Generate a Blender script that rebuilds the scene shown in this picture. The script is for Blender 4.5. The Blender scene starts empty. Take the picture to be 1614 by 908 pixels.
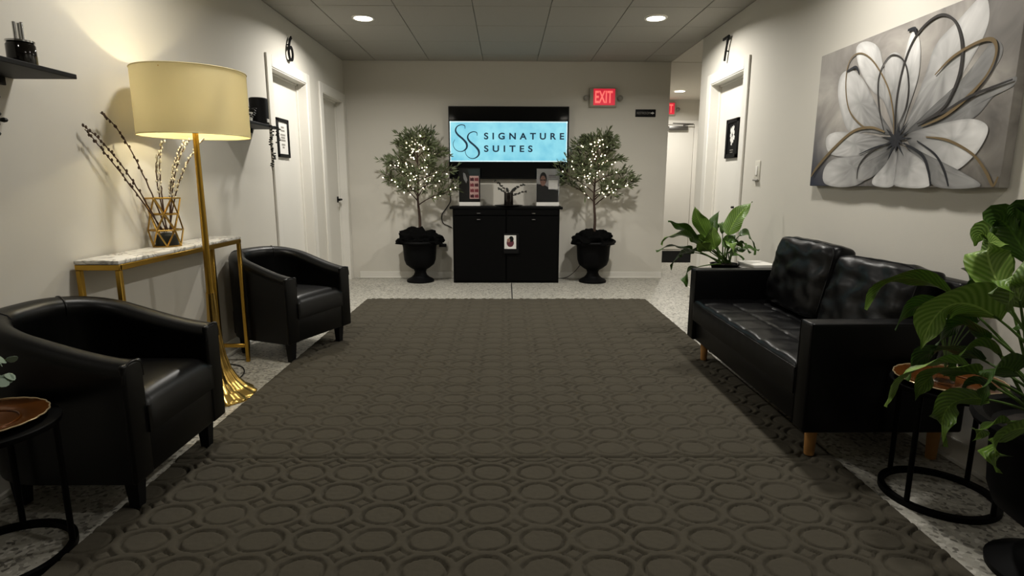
import bpy, bmesh, math, random
from mathutils import Vector, Matrix, noise
random.seed(7)
PI = math.pi
S = bpy.context.scene
C = S.collection

# ------------------------------------------------------------ camera
FPX, TH, YAW, ROLL, HC = 907.0, 0.1817, 0.0104, 0.0026, 1.2
fw = Vector((math.sin(YAW)*math.cos(TH), math.cos(YAW)*math.cos(TH), -math.sin(TH)))
rt0 = Vector((math.cos(YAW), -math.sin(YAW), 0)); up0 = rt0.cross(fw)
rt = rt0*math.cos(ROLL) + up0*math.sin(ROLL); up = -rt0*math.sin(ROLL) + up0*math.cos(ROLL)
cam = bpy.data.cameras.new('camera'); camo = bpy.data.objects.new('camera', cam); C.objects.link(camo)
cam.sensor_width = 36; cam.lens = 36*FPX/1614; cam.clip_start = 0.02
m = Matrix((rt, up, -fw)).transposed().to_4x4(); m.translation = (0, 0, HC); camo.matrix_world = m
S.camera = camo
# ------------------------------------------------------------ world, exposure
w = bpy.data.worlds.new('world'); S.world = w; w.use_nodes = True
w.node_tree.nodes['Background'].inputs[0].default_value = (0.02, 0.02, 0.022, 1)
w.node_tree.nodes['Background'].inputs[1].default_value = 1
S.view_settings.view_transform = 'Standard'; S.view_settings.look = 'None'
S.view_settings.gamma = 1; S.view_settings.use_curve_mapping = False
S.view_settings.exposure = 0.0
DOWN_W, CORR_W, LAMP_W = 35.0, 34.0, 56.0

def ray(px, py): return fw + (px-807)/FPX*rt + (454-py)/FPX*up
def atY(px, py, Y): r = ray(px, py); return Vector((0,0,HC)) + Y/r.y*r
def atX(px, py, X): r = ray(px, py); return Vector((0,0,HC)) + X/r.x*r
def atZ(px, py, Z): r = ray(px, py); return Vector((0,0,HC)) + (Z-HC)/r.z*r

# ------------------------------------------------------------ materials
def lin(c):
    if isinstance(c, str): c = [int(c[i:i+2], 16)/255 for i in (0,2,4)]
    return tuple((x/12.92 if x <= .04045 else ((x+.055)/1.055)**2.4) for x in c) + (1,)
M = {}
def mat(name, col, rough=.5, metal=0, spec=.5, emit=None, es=0, noise_s=0, noise_a=.15, bump_s=0, bump_a=.1, bump_d=.002, trans=0, ior=1.45, alpha=1, coat=0):
    mt = bpy.data.materials.new(name); mt.use_nodes = True; M[name] = mt
    nt = mt.node_tree; b = nt.nodes['Principled BSDF']
    c = lin(col); b.inputs['Base Color'].default_value = c
    b.inputs['Roughness'].default_value = rough; b.inputs['Metallic'].default_value = metal
    b.inputs['Specular IOR Level'].default_value = spec; b.inputs['IOR'].default_value = ior
    b.inputs['Transmission Weight'].default_value = trans; b.inputs['Alpha'].default_value = alpha
    b.inputs['Coat Weight'].default_value = coat
    if emit: b.inputs['Emission Color'].default_value = lin(emit); b.inputs['Emission Strength'].default_value = es
    tc = nt.nodes.new('ShaderNodeTexCoord')
    if noise_s:
        n = nt.nodes.new('ShaderNodeTexNoise'); n.inputs['Scale'].default_value = noise_s; n.inputs['Detail'].default_value = 4
        nt.links.new(tc.outputs['Object'], n.inputs['Vector'])
        mx = nt.nodes.new('ShaderNodeMix'); mx.data_type = 'RGBA'
        mx.inputs[6].default_value = tuple(x*(1-noise_a) for x in c[:3])+(1,)
        mx.inputs[7].default_value = tuple(min(1, x*(1+noise_a)) for x in c[:3])+(1,)
        nt.links.new(n.outputs['Fac'], mx.inputs[0]); nt.links.new(mx.outputs[2], b.inputs['Base Color'])
    if bump_s:
        n2 = nt.nodes.new('ShaderNodeTexNoise'); n2.inputs['Scale'].default_value = bump_s; n2.inputs['Detail'].default_value = 3
        nt.links.new(tc.outputs['Object'], n2.inputs['Vector'])
        bp = nt.nodes.new('ShaderNodeBump'); bp.inputs['Strength'].default_value = bump_a; bp.inputs['Distance'].default_value = bump_d
        nt.links.new(n2.outputs['Fac'], bp.inputs['Height']); nt.links.new(bp.outputs['Normal'], b.inputs['Normal'])
    return mt
mat('wall', 'cdc9bf', .75, noise_s=1.5, noise_a=.02, bump_s=220, bump_a=.15)
mat('trim', 'dedbd3', .4)
mat('doorpaint', 'd8d5cd', .42, noise_s=2, noise_a=.015)
mat('tile', 'a29f97', .95, noise_s=60, noise_a=.05, bump_s=160, bump_a=.3)
mat('grid', '807d76', .6)
mat('corrceil', 'd4cfc5', .9)
mat('black', '070708', .55, spec=.25)
mat('blackmatte', '070707', .9, spec=.1)
mat('cabinet', '040404', .6, spec=.1)
mat('blackmetal', '040404', .55, spec=.12)
mat('leather', '040404', .36, spec=.3, noise_s=30, noise_a=.2, bump_s=260, bump_a=.12, bump_d=.001)
mat('sofaleather', '040405', .35, spec=.2, noise_s=30, noise_a=.2, bump_s=200, bump_a=.12, bump_d=.001)
mat('seam', '050505', .6, spec=.3)
mat('gold', 'b8923f', .32, 1, noise_s=20, noise_a=.12)
mat('goldbright', 'c6a45a', .24, 1, noise_s=25, noise_a=.1)
mat('brass', 'b5924c', .4, 1)
mat('chrome', 'c8c8c8', .15, 1)
mat('steel', '6e6c69', .4, 1)
mat('wood', 'b0804a', .5, noise_s=18, noise_a=.18)
mat('white', 'e6e3dc', .5)
mat('paper', 'd9d7d2', .6)
mat('paperwhite', 'efeeea', .5)
mat('plastic_white', 'd2cec2', .35)
mat('grey', '8c8982', .5)
mat('darkgrey', '2a2a2b', .5)
mat('rug', '4a463d', .98, spec=.05, noise_s=9, noise_a=.07, bump_s=500, bump_a=.5, bump_d=.003)
mat('urn', '040405', .6, spec=.12, bump_s=60, bump_a=.1)
mat('liner', '080808', .95, spec=.05, bump_s=80, bump_a=.4, bump_d=.01)
mat('soil', '1b140e', .95)
mat('bark', '3a2a22', .85, bump_s=60, bump_a=.5, bump_d=.004)
mat('olive', '5c6546', .55, noise_s=12, noise_a=.35)
mat('twig', '4a3426', .8)
mat('catkin', 'cfc7b4', .8)
mat('catkin_dark', '4a3a2c', .8)
mat('bulb', 'fff4d8', .4, emit='fff0cc', es=9)
mat('screenbg', '050608', .06, spec=.6)
mat('amber', '643810', .25, .35, noise_s=14, noise_a=.35, coat=.5)
mat('amber_rim', 'd9c39a', .25, .6)
mat('lens', 'ffffff', .5, emit='fff6e6', es=14)
mat('lens2', 'ffffff', .5, emit='fff6e6', es=14)
mat('bulbglow', 'ffffff', .5, emit='ffdf9a', es=12)
mat('acrylic', 'ffffff', .03, trans=1, ior=1.35)
mat('glassdark', '16120f', .08, spec=.6)
mat('glass', 'ffffff', .02, trans=1, ior=1.4)
mat('eucalyptus', '7f9280', .6, noise_s=10, noise_a=.15)
mat('petalwhite', 'eeebe2', .6)
mat('darkleaf', '1d1f18', .6)
mat('signred', 'c8283a', .4, emit='e02a40', es=.6)
mat('signletter', 'ff8a80', .4, emit='ff6a64', es=.85)
mat('housing', 'a8a496', .35)
mat('navy', '14334a', .5, emit='0c2a40', es=.35)
mat('screenrim', 'd8f0f5', .3, emit='cfeef5', es=.75)
mat('skin', '8d6a5c', .7); mat('skin2', 'b08c80', .7)
mat('maroon', '5a2630', .7); mat('pinkpaper', 'd8b8b0', .6); mat('rose', '8c3b46', .7)
mat('shirt', '17181b', .7); mat('postergrey', '9c9c9c', .5); mat('posterdark', '101314', .35); mat('posterteal', '2e3d40', .4)
mat('cord', '151312', .6); mat('mat', '0a0a0a', .95, spec=.05)
mat('navypaint', '2c3448', .7); mat('goldpaint', '7a6748', .5, .3); mat('darkpaint', '2e2a28', .6); mat('inkpaint', '15161d', .6)

def nodes(name):
    nt = M[name].node_tree; return nt, nt.nodes['Principled BSDF']
# terrazzo floor
mat('terrazzo', 'b6b1a4', .42)
nt, b = nodes('terrazzo'); tc = nt.nodes['Texture Coordinate']
v = nt.nodes.new('ShaderNodeTexVoronoi'); v.inputs['Scale'].default_value = 70; v.inputs['Randomness'].default_value = 1
nt.links.new(tc.outputs['Object'], v.inputs['Vector'])
sp = nt.nodes.new('ShaderNodeSeparateColor'); nt.links.new(v.outputs['Color'], sp.inputs[0])
cr = nt.nodes.new('ShaderNodeValToRGB'); e = cr.color_ramp
e.elements[0].position = 0; e.elements[0].color = lin('605d56'); e.elements[1].position = 1; e.elements[1].color = lin('c4c1b8')
for p, c in ((.16, '7e7b73'), (.3, 'a19e94'), (.8, 'aeaba1')): el = e.elements.new(p); el.color = lin(c)
nt.links.new(sp.outputs[0], cr.inputs[0]); nt.links.new(cr.outputs[0], b.inputs['Base Color'])
# marble
mat('marble', 'e4e1da', .2)
nt, b = nodes('marble'); tc = nt.nodes['Texture Coordinate']
n = nt.nodes.new('ShaderNodeTexNoise'); n.inputs['Scale'].default_value = 5; n.inputs['Detail'].default_value = 8; n.inputs['Distortion'].default_value = 2.2
nt.links.new(tc.outputs['Object'], n.inputs['Vector'])
cr = nt.nodes.new('ShaderNodeValToRGB'); e = cr.color_ramp
e.elements[0].position = .44; e.elements[0].color = lin('e6e3dc'); e.elements[1].position = .53; e.elements[1].color = lin('e6e3dc')
el = e.elements.new(.485); el.color = lin('9a958c')
nt.links.new(n.outputs['Fac'], cr.inputs[0]); nt.links.new(cr.outputs[0], b.inputs['Base Color'])
# lamp shade: woven fabric that lets light through
mt = bpy.data.materials.new('shade'); mt.use_nodes = True; M['shade'] = mt; nt = mt.node_tree
nt.nodes.remove(nt.nodes['Principled BSDF']); out = nt.nodes['Material Output']
d = nt.nodes.new('ShaderNodeBsdfDiffuse'); d.inputs[0].default_value = lin('d6caa0')
t = nt.nodes.new('ShaderNodeBsdfTranslucent'); t.inputs[0].default_value = lin('e6dab0')
mx = nt.nodes.new('ShaderNodeMixShader'); mx.inputs[0].default_value = .13
nt.links.new(d.outputs[0], mx.inputs[1]); nt.links.new(t.outputs[0], mx.inputs[2]); nt.links.new(mx.outputs[0], out.inputs[0])
# leaf with side veins from uv
def leafmat(name, c1, c2):
    mat(name, c1, .38, spec=.45)
    nt, b = nodes(name)
    uv = nt.nodes.new('ShaderNodeUVMap'); sx = nt.nodes.new('ShaderNodeSeparateXYZ'); nt.links.new(uv.outputs[0], sx.inputs[0])
    ab = nt.nodes.new('ShaderNodeMath'); ab.operation = 'ABSOLUTE'
    sb = nt.nodes.new('ShaderNodeMath'); sb.operation = 'SUBTRACT'; sb.inputs[1].default_value = .5
    nt.links.new(sx.outputs[0], sb.inputs[0]); nt.links.new(sb.outputs[0], ab.inputs[0])
    m1 = nt.nodes.new('ShaderNodeMath'); m1.operation = 'MULTIPLY_ADD'; m1.inputs[1].default_value = -.45
    nt.links.new(ab.outputs[0], m1.inputs[0]); nt.links.new(sx.outputs[1], m1.inputs[2])
    m2 = nt.nodes.new('ShaderNodeMath'); m2.operation = 'MULTIPLY'; m2.inputs[1].default_value = 95
    nt.links.new(m1.outputs[0], m2.inputs[0])
    sn = nt.nodes.new('ShaderNodeMath'); sn.operation = 'SINE'; nt.links.new(m2.outputs[0], sn.inputs[0])
    cp = nt.nodes.new('ShaderNodeMath'); cp.operation = 'LESS_THAN'; cp.inputs[1].default_value = .025; nt.links.new(ab.outputs[0], cp.inputs[0])
    fa = nt.nodes.new('ShaderNodeMath'); fa.operation = 'MULTIPLY_ADD'; fa.inputs[1].default_value = .22; fa.inputs[2].default_value = .3
    nt.links.new(sn.outputs[0], fa.inputs[0])
    ad = nt.nodes.new('ShaderNodeMath'); ad.operation = 'MAXIMUM'; nt.links.new(fa.outputs[0], ad.inputs[0]); nt.links.new(cp.outputs[0], ad.inputs[1])
    mx = nt.nodes.new('ShaderNodeMix'); mx.data_type = 'RGBA'; mx.inputs[6].default_value = lin(c1); mx.inputs[7].default_value = lin(c2)
    nt.links.new(ad.outputs[0], mx.inputs[0]); nt.links.new(mx.outputs[2], b.inputs['Base Color'])
    bp = nt.nodes.new('ShaderNodeBump'); bp.inputs['Strength'].default_value = .35; bp.inputs['Distance'].default_value = .002
    nt.links.new(sn.outputs[0], bp.inputs['Height']); nt.links.new(bp.outputs[0], b.inputs['Normal'])
leafmat('leaf', '4a6a22', '86a64a'); leafmat('leaf_dark', '2e4a18', '567830'); leafmat('leaf_light', '668a34', 'b2cc74')
mat('stalk', '4a6428', .5)
# painted canvas ground
mat('canvas', 'a8a39c', .75)
nt, b = nodes('canvas'); tc = nt.nodes['Texture Coordinate']
n = nt.nodes.new('ShaderNodeTexNoise'); n.inputs['Scale'].default_value = 3.2; n.inputs['Detail'].default_value = 5; n.inputs['Distortion'].default_value = .8
nt.links.new(tc.outputs['Object'], n.inputs['Vector'])
cr = nt.nodes.new('ShaderNodeValToRGB'); e = cr.color_ramp
e.elements[0].position = .3; e.elements[0].color = lin('6a6662'); e.elements[1].position = .72; e.elements[1].color = lin('b9b4ac')
el = e.elements.new(.5); el.color = lin('938e88')
nt.links.new(n.outputs['Fac'], cr.inputs[0])
sx = nt.nodes.new('ShaderNodeSeparateXYZ'); nt.links.new(tc.outputs['Generated'], sx.inputs[0])
# navy wash in the lower corner of the canvas (far end)
a1 = nt.nodes.new('ShaderNodeMath'); a1.operation = 'SUBTRACT'; nt.links.new(sx.outputs[1], a1.inputs[0]); nt.links.new(sx.outputs[2], a1.inputs[1])
rm = nt.nodes.new('ShaderNodeMapRange'); rm.inputs[1].default_value = .4; rm.inputs[2].default_value = .95; nt.links.new(a1.outputs[0], rm.inputs[0])
mx = nt.nodes.new('ShaderNodeMix'); mx.data_type = 'RGBA'; mx.inputs[7].default_value = lin('2b3145')
nt.links.new(rm.outputs[0], mx.inputs[0]); nt.links.new(cr.outputs[0], mx.inputs[6]); nt.links.new(mx.outputs[2], b.inputs['Base Color'])
# petal paint: colour attribute
mat('petalpaint', 'ddd8d0', .7)
nt, b = nodes('petalpaint'); at_ = nt.nodes.new('ShaderNodeVertexColor'); at_.layer_name = 'paint'
nt.links.new(at_.outputs[0], b.inputs['Base Color'])
# screen picture: pale blue with soft mottling
mat('screen', '000000', .25, spec=.3)
nt, b = nodes('screen'); tc = nt.nodes['Texture Coordinate']
n = nt.nodes.new('ShaderNodeTexNoise'); n.inputs['Scale'].default_value = 6; n.inputs['Detail'].default_value = 5
nt.links.new(tc.outputs['Object'], n.inputs['Vector'])
cr = nt.nodes.new('ShaderNodeValToRGB'); e = cr.color_ramp
e.elements[0].position = .3; e.elements[0].color = lin('78c6dc'); e.elements[1].position = .7; e.elements[1].color = lin('9be2ee')
nt.links.new(n.outputs['Fac'], cr.inputs[0]); nt.links.new(cr.outputs[0], b.inputs['Emission Color']); b.inputs['Emission Strength'].default_value = 1.05

# ------------------------------------------------------------ mesh helpers
class MB:
    def __init__(s): s.bm = bmesh.new()
    def box(s, x0, x1, y0, y1, z0, z1, bev=0, seg=2):
        b = bmesh.new(); bmesh.ops.create_cube(b, size=1)
        for v in b.verts: v.co = ((x0+x1)/2+v.co.x*(x1-x0), (y0+y1)/2+v.co.y*(y1-y0), (z0+z1)/2+v.co.z*(z1-z0))
        if bev: bmesh.ops.bevel(b, geom=b.edges[:], offset=bev, segments=seg, profile=.5, affect='EDGES')
        return s.add(b)
    def add(s, b, mtx=None):
        me = bpy.data.meshes.new('t')
        if mtx is not None: b.transform(mtx)
        b.to_mesh(me); b.free(); s.bm.from_mesh(me); bpy.data.meshes.remove(me); return s
    def raw(s, vs, fs):
        vv = [s.bm.verts.new(v) for v in vs]
        for f in fs:
            try: s.bm.faces.new([vv[i] for i in f])
            except ValueError: pass
        return s
    def lathe(s, prof, n=32, c=(0,0,0), mod=None, cap=True):
        vs, fs = [], []
        for i, (r, z) in enumerate(prof):
            for k in range(n):
                a = 2*PI*k/n; rr = r*(mod(a, z) if mod else 1)
                vs.append((c[0]+rr*math.cos(a), c[1]+rr*math.sin(a), c[2]+z))
        for i in range(len(prof)-1):
            for k in range(n): fs.append((i*n+k, i*n+(k+1)%n, (i+1)*n+(k+1)%n, (i+1)*n+k))
        if cap:
            if prof[0][0] > 1e-4: fs.append(tuple(range(n))[::-1])
            if prof[-1][0] > 1e-4: fs.append(tuple((len(prof)-1)*n+k for k in range(n)))
        return s.raw(vs, fs)
    def tube(s, pts, r, n=8, cap=True, closed=False):
        pts = [Vector(p) for p in pts]; vs, fs = [], []; L = len(pts)
        rr = r if isinstance(r, (list, tuple)) else [r]*L
        nrm = None
        for i, p in enumerate(pts):
            if closed: t = (pts[(i+1) % L]-pts[i-1]).normalized()
            else: t = (pts[min(i+1, L-1)]-pts[max(i-1, 0)]).normalized()
            if nrm is None: nrm = t.orthogonal().normalized()
            nrm = (nrm - t*nrm.dot(t))
            nrm = nrm.normalized() if nrm.length > 1e-6 else t.orthogonal().normalized()
            bn = t.cross(nrm)
            for k in range(n):
                a = 2*PI*k/n; vs.append(p+(nrm*math.cos(a)+bn*math.sin(a))*rr[i])
        for i in range(L if closed else L-1):
            j = (i+1) % L
            for k in range(n): fs.append((i*n+k, i*n+(k+1) % n, j*n+(k+1) % n, j*n+k))
        if cap and not closed: fs += [tuple(range(n))[::-1], tuple((L-1)*n+k for k in range(n))]
        return s.raw(vs, fs)
    def sphere(s, c, r, u=10, v=6, sc=(1,1,1)):
        b = bmesh.new(); bmesh.ops.create_uvsphere(b, u_segments=u, v_segments=v, radius=r)
        for q in b.verts: q.co = (c[0]+q.co.x*sc[0], c[1]+q.co.y*sc[1], c[2]+q.co.z*sc[2])
        return s.add(b)
    def done(s, name, m, parent=None, loc=None, sharp=38, flat=False):
        bmesh.ops.recalc_face_normals(s.bm, faces=s.bm.faces[:])
        me = bpy.data.meshes.new(name); s.bm.to_mesh(me); s.bm.free()
        return link(name, me, m, parent, loc, sharp, flat)
def link(name, me, m, parent=None, loc=None, sharp=38, flat=False):
    if m is not None:
        me.materials.clear(); me.materials.append(M[m])
    if not flat:
        me.polygons.foreach_set('use_smooth', [True]*len(me.polygons)); me.set_sharp_from_angle(angle=math.radians(sharp))
    o = bpy.data.objects.new(name, me); C.objects.link(o)
    if parent: o.parent = parent
    if loc is not None: o.location = loc
    return o
def tag(o, label, cat=None, group=None, kind=None):
    o['label'] = label
    if cat: o['category'] = cat
    if group: o['group'] = group
    if kind: o['kind'] = kind
    return o
def thing(name, label, cat, loc=(0,0,0), rotz=0, group=None, kind=None):
    o = bpy.data.objects.new(name, None); C.objects.link(o); o.location = loc; o.rotation_euler = (0,0,rotz)
    o.empty_display_size = .05
    return tag(o, label, cat, group, kind)
def copy_tree(o, parent=None):
    c = o.copy(); C.objects.link(c)
    if parent: c.parent = parent
    for ch in [x for x in bpy.data.objects if x.parent == o]: copy_tree(ch, c)
    return c
def bez(b, c, t, n):
    return [b*(1-u)**2 + c*2*u*(1-u) + t*u*u for u in [i/n for i in range(n+1)]]
def catmull(pts, n=8, closed=False):
    out = []; L = len(pts); pts = [Vector(p) for p in pts]
    for i in range(L if closed else L-1):
        if closed: a, b, c, d = pts[i-1], pts[i], pts[(i+1) % L], pts[(i+2) % L]
        else: a, b, c, d = pts[max(i-1, 0)], pts[i], pts[i+1], pts[min(i+2, L-1)]
        for k in range(n):
            t = k/n; out.append(.5*((2*b)+(c-a)*t+(2*a-5*b+4*c-d)*t*t+(3*b-a-3*c+d)*t**3))
    if not closed: out.append(pts[-1])
    return out
def text_mesh(body, fit, plane='y', at=0, depth=.003, spacing=1.0, flip=1, bold=0):
    """letters as a mesh, fitted to fit=(a0,a1,z0,z1) on the plane y=at (facing -y) or x=at"""
    cu = bpy.data.curves.new('t', 'FONT'); cu.body = body; cu.size = 1; cu.extrude = 0; cu.space_character = spacing; cu.offset = bold
    o = bpy.data.objects.new('t', cu); C.objects.link(o); bpy.context.view_layer.update()
    dg = bpy.context.evaluated_depsgraph_get(); me = bpy.data.meshes.new_from_object(o.evaluated_get(dg))
    bpy.data.objects.remove(o); bpy.data.curves.remove(cu)
    xs = [v.co.x for v in me.vertices]; ys = [v.co.y for v in me.vertices]
    x0, x1, y0, y1 = min(xs), max(xs), min(ys), max(ys); a0, a1, z0, z1 = fit
    bm = bmesh.new(); bm.from_mesh(me); bpy.data.meshes.remove(me)
    r = bmesh.ops.extrude_face_region(bm, geom=bm.faces[:])
    for v in bm.verts: v.co.z = 0
    for g in r['geom']:
        if isinstance(g, bmesh.types.BMVert): g.co.z = 1
    for v in bm.verts:
        a = a0+(v.co.x-x0)/(x1-x0)*(a1-a0); z = z0+(v.co.y-y0)/(y1-y0)*(z1-z0); d = v.co.z*depth
        v.co = (a, at-d, z) if plane == 'y' else (at+d*flip, a, z)
    bm.verts.index_update(); mb = MB(); mb.bm.free(); mb.bm = bm; return mb
def letters(body, name, m, parent, org, *a, **k):
    mb = text_mesh(body, *a, **k); bm = mb.bm; seen = set(); bm.verts.ensure_lookup_table()
    if org is not None: bm.transform(Matrix.Translation(-Vector(org)))
    for v0 in list(bm.verts):
        if v0.index in seen: continue
        isl, st = [], [v0]; seen.add(v0.index)
        while st:
            v = st.pop(); isl.append(v)
            for e in v.link_edges:
                u = e.other_vert(v)
                if u.index not in seen: seen.add(u.index); st.append(u)
        ix = {v.index: i for i, v in enumerate(isl)}; fs = {f for v in isl for f in v.link_faces}
        MB().raw([v.co.copy() for v in isl], [[ix[v.index] for v in f.verts] for f in fs]).done(name, m, parent, flat=True)
    bm.free()
def ribbon(pts, ws, plane, at, n=8, depth=.002):
    """flat stroke of varying width; pts are 2d (a,z); plane 'y' or 'x' """
    P = catmull([(p[0], p[1], w) for p, w in zip(pts, ws)], n)
    vs, fs = [], []
    for i, p in enumerate(P):
        t = P[min(i+1, len(P)-1)]-P[max(i-1, 0)]; t = Vector((t.x, t.y, 0)).normalized(); nn = Vector((-t.y, t.x, 0))*max(p.z, 1e-4)/2
        for q in (Vector((p.x, p.y, 0))+nn, Vector((p.x, p.y, 0))-nn):
            for d in (0, depth): vs.append((q.x, at-d, q.y) if plane == 'y' else (at-d, q.x, q.y))
    for i in range(len(P)-1):
        a, b = i*4, i*4+4
        for k, l in ((0,1),(1,3),(3,2),(2,0)): fs.append((a+k, a+l, b+l, b+k))
    fs += [(0,1,3,2), (len(P)*4-4, len(P)*4-2, len(P)*4-1, len(P)*4-3)]
    return MB().raw(vs, fs)
def polyface(pts, plane, at, depth=.002):
    """closed 2d outline as a thin plate"""
    n = len(pts); f = lambda p, d: ((p[0], at-d, p[1]) if plane == 'y' else (at-d, p[0], p[1]))
    vs = [f(p, 0) for p in pts]+[f(p, depth) for p in pts]
    fs = [tuple(range(n)), tuple(range(n, 2*n))[::-1]]+[(i, (i+1) % n, n+(i+1) % n, n+i) for i in range(n)]
    return MB().raw(vs, fs)
def ell(cx, cz, rx, rz, n=20, a0=0, a1=2*PI): return [(cx+rx*math.cos(a0+(a1-a0)*i/n), cz+rz*math.sin(a0+(a1-a0)*i/n)) for i in range(n)]

# ------------------------------------------------------------ room shell
XL, XR, YB, ZC, YF, YE, XE = -1.95, 1.975, 7.235, 2.62, -2.2, 10.4, 3.75
YR = 6.1   # end of the right wall
fl = MB().box(XL-.2, XE+.2, YF-.2, YE+.2, -.1, 0).done('floor', 'terrazzo', flat=True)
tag(fl, 'speckled pale grey terrazzo floor of the waiting room', kind='structure')
MB().box(.058, .07, 5.0, 6.86, -.004, .0008).done('divider_strip', 'darkgrey', fl)
def wall_with_openings(name, x0, x1, ya, yb, ops, label):
    mb = MB(); y = ya
    for (o0, o1, h) in ops:
        mb.box(x0, x1, y, o0, 0, ZC); mb.box(x0, x1, o0, o1, h, ZC); y = o1
    mb.box(x0, x1, y, yb, 0, ZC)
    return tag(mb.done(name, 'wall', flat=True), label, kind='structure')
D6 = (5.01, 5.86, 2.14); D5 = (6.35, 7.14, 2.14); D7 = (4.965, 5.765, 2.13)
wall_with_openings('wall_left', XL-.15, XL, YF, YB, [D6, D5], 'light greige painted wall with the door numbered 6')
wall_with_openings('wall_right', XR, XR+.15, YF, YR, [D7], 'light greige painted wall with the door numbered 7')
tag(MB().box(XL-.15, XR, YB, YB+.15, 0, ZC).done('wall_back', 'wall', flat=True), 'greige painted end wall behind the television', kind='structure')
tag(MB().box(XL-.15, XR+.15, YF-.15, YF, 0, ZC).done('wall_front', 'wall', flat=True), 'greige painted wall at the entrance end of the room', kind='structure')
tag(MB().box(XR-.15, XR, YB+.15, YE, 0, ZC).done('wall_corridor_left', 'wall', flat=True), 'corridor side wall behind the television wall', kind='structure')
tag(MB().box(XE, XE+.15, YR-.15, YE, 0, ZC).done('wall_corridor_right', 'wall', flat=True), 'far side wall of the corridor', kind='structure')
tag(MB().box(XR+.15, XE, YR-.15, YR, 0, ZC).done('wall_corridor_near', 'wall', flat=True), 'corridor wall behind the room numbered 7', kind='structure')
tag(MB().box(XR-.15, XE+.15, YE, YE+.15, 0, ZC).done('wall_corridor_end', 'wall', flat=True), 'end wall of the corridor with the exit door', kind='structure')
# ceiling: suspended tiles
ce = MB().box(XL-.15, XR+.15, YF-.15, YB+.15, ZC+.012, ZC+.1).box(XR+.15, XE+.15, YR-.15, YB+.15, ZC+.012, ZC+.1).done('ceiling', 'grid', flat=True)
tag(ce, 'suspended ceiling of pale square tiles in a thin grid', kind='structure')
TXs = [XL] + [-1.555+.64*k for k in range(6)] + [XR]
TYs = [YF] + [y for y in [5.06+.605*k for k in range(-12, 4)] if YF+.1 < y < YB-.1] + [YB]
tcache = {}
for i in range(len(TXs)-1):
    for j in range(len(TYs)-1):
        a, b_ = TXs[i+1]-TXs[i], TYs[j+1]-TYs[j]; key = (round(a, 3), round(b_, 3))
        cx, cy = (TXs[i]+TXs[i+1])/2, (TYs[j]+TYs[j+1])/2
        if key not in tcache:
            o = MB().box(-a/2+.0025, a/2-.0025, -b_/2+.0025, b_/2-.0025, 0, .012, .003, 1).done('ceiling_tile', 'tile', ce); tcache[key] = o.data
        else: o = link('ceiling_tile', tcache[key], None, ce)
        o.location = (cx, cy, ZC+random.uniform(-.0012, .0012))
tag(MB().box(XR, XE, YB, YE, ZC-.005, ZC+.09).box(XR, XE, YR, YB, ZC, ZC+.012).done('ceiling_corridor', 'corrceil', flat=True), 'plain light ceiling over the exit corridor', kind='structure')
# baseboards
def bb(name, pieces, label):
    mb = MB()
    for p in pieces: mb.box(*p, bev=.004, seg=1)
    tag(mb.done(name, 'trim'), label, kind='structure')
bb('baseboard_left', [(XL, XL+.015, YF, D6[0]-.09, 0, .1), (XL, XL+.015, D6[1]+.09, D5[0]-.09, 0, .1), (XL, XL+.028, YF, D6[0]-.09, 0, .022)], 'white baseboard along the wall with door 6')
bb('baseboard_back', [(XL+.1, XR, YB-.015, YB, 0, .085), (XL+.1, XR, YB-.026, YB, 0, .018)], 'white baseboard below the television wall')
bb('baseboard_right', [(XR-.015, XR, YF, D7[0]-.1, 0, .1), (XR-.015, XR, D7[1]+.09, YR, 0, .1), (XR-.026, XR, YF, D7[0]-.1, 0, .02)], 'white baseboard along the wall behind the sofa')
bb('baseboard_corridor', [(XR, 2.52, YE-.015, YE, 0, .1), (3.42, XE, YE-.015, YE, 0, .1)], 'white baseboard beside the corridor exit door')

def door(name, side, op, label, casing=.088, leaf_in=.1):
    """door in a side wall; side -1 left wall, +1 right wall"""
    y0, y1, h = op; X = XL if side < 0 else XR; s = side
    root = thing(name, label, None, (X, (y0+y1)/2, 0), kind='structure')
    W = (y1-y0)/2
    def bx(mb, a, b_, *r, **k): mb.box(min(a*s, b_*s), max(a*s, b_*s), *r, **k)
    mb = MB()
    bx(mb, -.018, .0, -W-casing, -W+.006, 0, h+casing, bev=.003, seg=1); bx(mb, -.018, 0, W-.006, W+casing, 0, h+casing, bev=.003, seg=1)
    bx(mb, -.018, 0, -W+.006, W-.006, h-.006, h+casing, bev=.003, seg=1)
    mb.done('casing', 'trim', root)
    mb = MB()
    bx(mb, -.012, .149, -W, -W+.014, 0, h); bx(mb, -.012, .149, W-.014, W, 0, h); bx(mb, -.012, .149, -W+.014, W-.014, h-.014, h)
    bx(mb, leaf_in-.03, leaf_in-.012, -W+.014, -W+.028, 0, h-.014); bx(mb, leaf_in-.03, leaf_in-.012, W-.028, W-.014, 0, h-.014)
    bx(mb, leaf_in-.03, leaf_in-.012, -W+.014, W-.014, h-.03, h-.014)
    mb.done('jamb', 'trim', root)
    mb = MB(); bx(mb, leaf_in-.012, leaf_in+.03, -W+.018, W-.018, .006, h-.018, bev=.002, seg=1)
    leaf = mb.done('door_leaf', 'doorpaint', root)
    return root, leaf, W
r6, leaf6, W6 = door('door_1', -1, D6, 'white door numbered 6 with a black framed print on it')
MB().box(-.092, -.086, -W6+.05, -W6+.075, .9, .95, .003, 1).box(-.09, -.07, -W6+.056, -W6+.069, .91, .94, .003, 1).done('latch', 'black', leaf6)
r5, leaf5, W5 = door('door_2', -1, D5, 'white door with a black lever handle beside the television wall')
mb = MB(); mb.tube([(-.088, W5-.08, .99), (-.036, W5-.08, .99)], .011); mb.tube([(-.04, W5-.08, .99), (-.038, W5-.19, .985)], .01)
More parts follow.
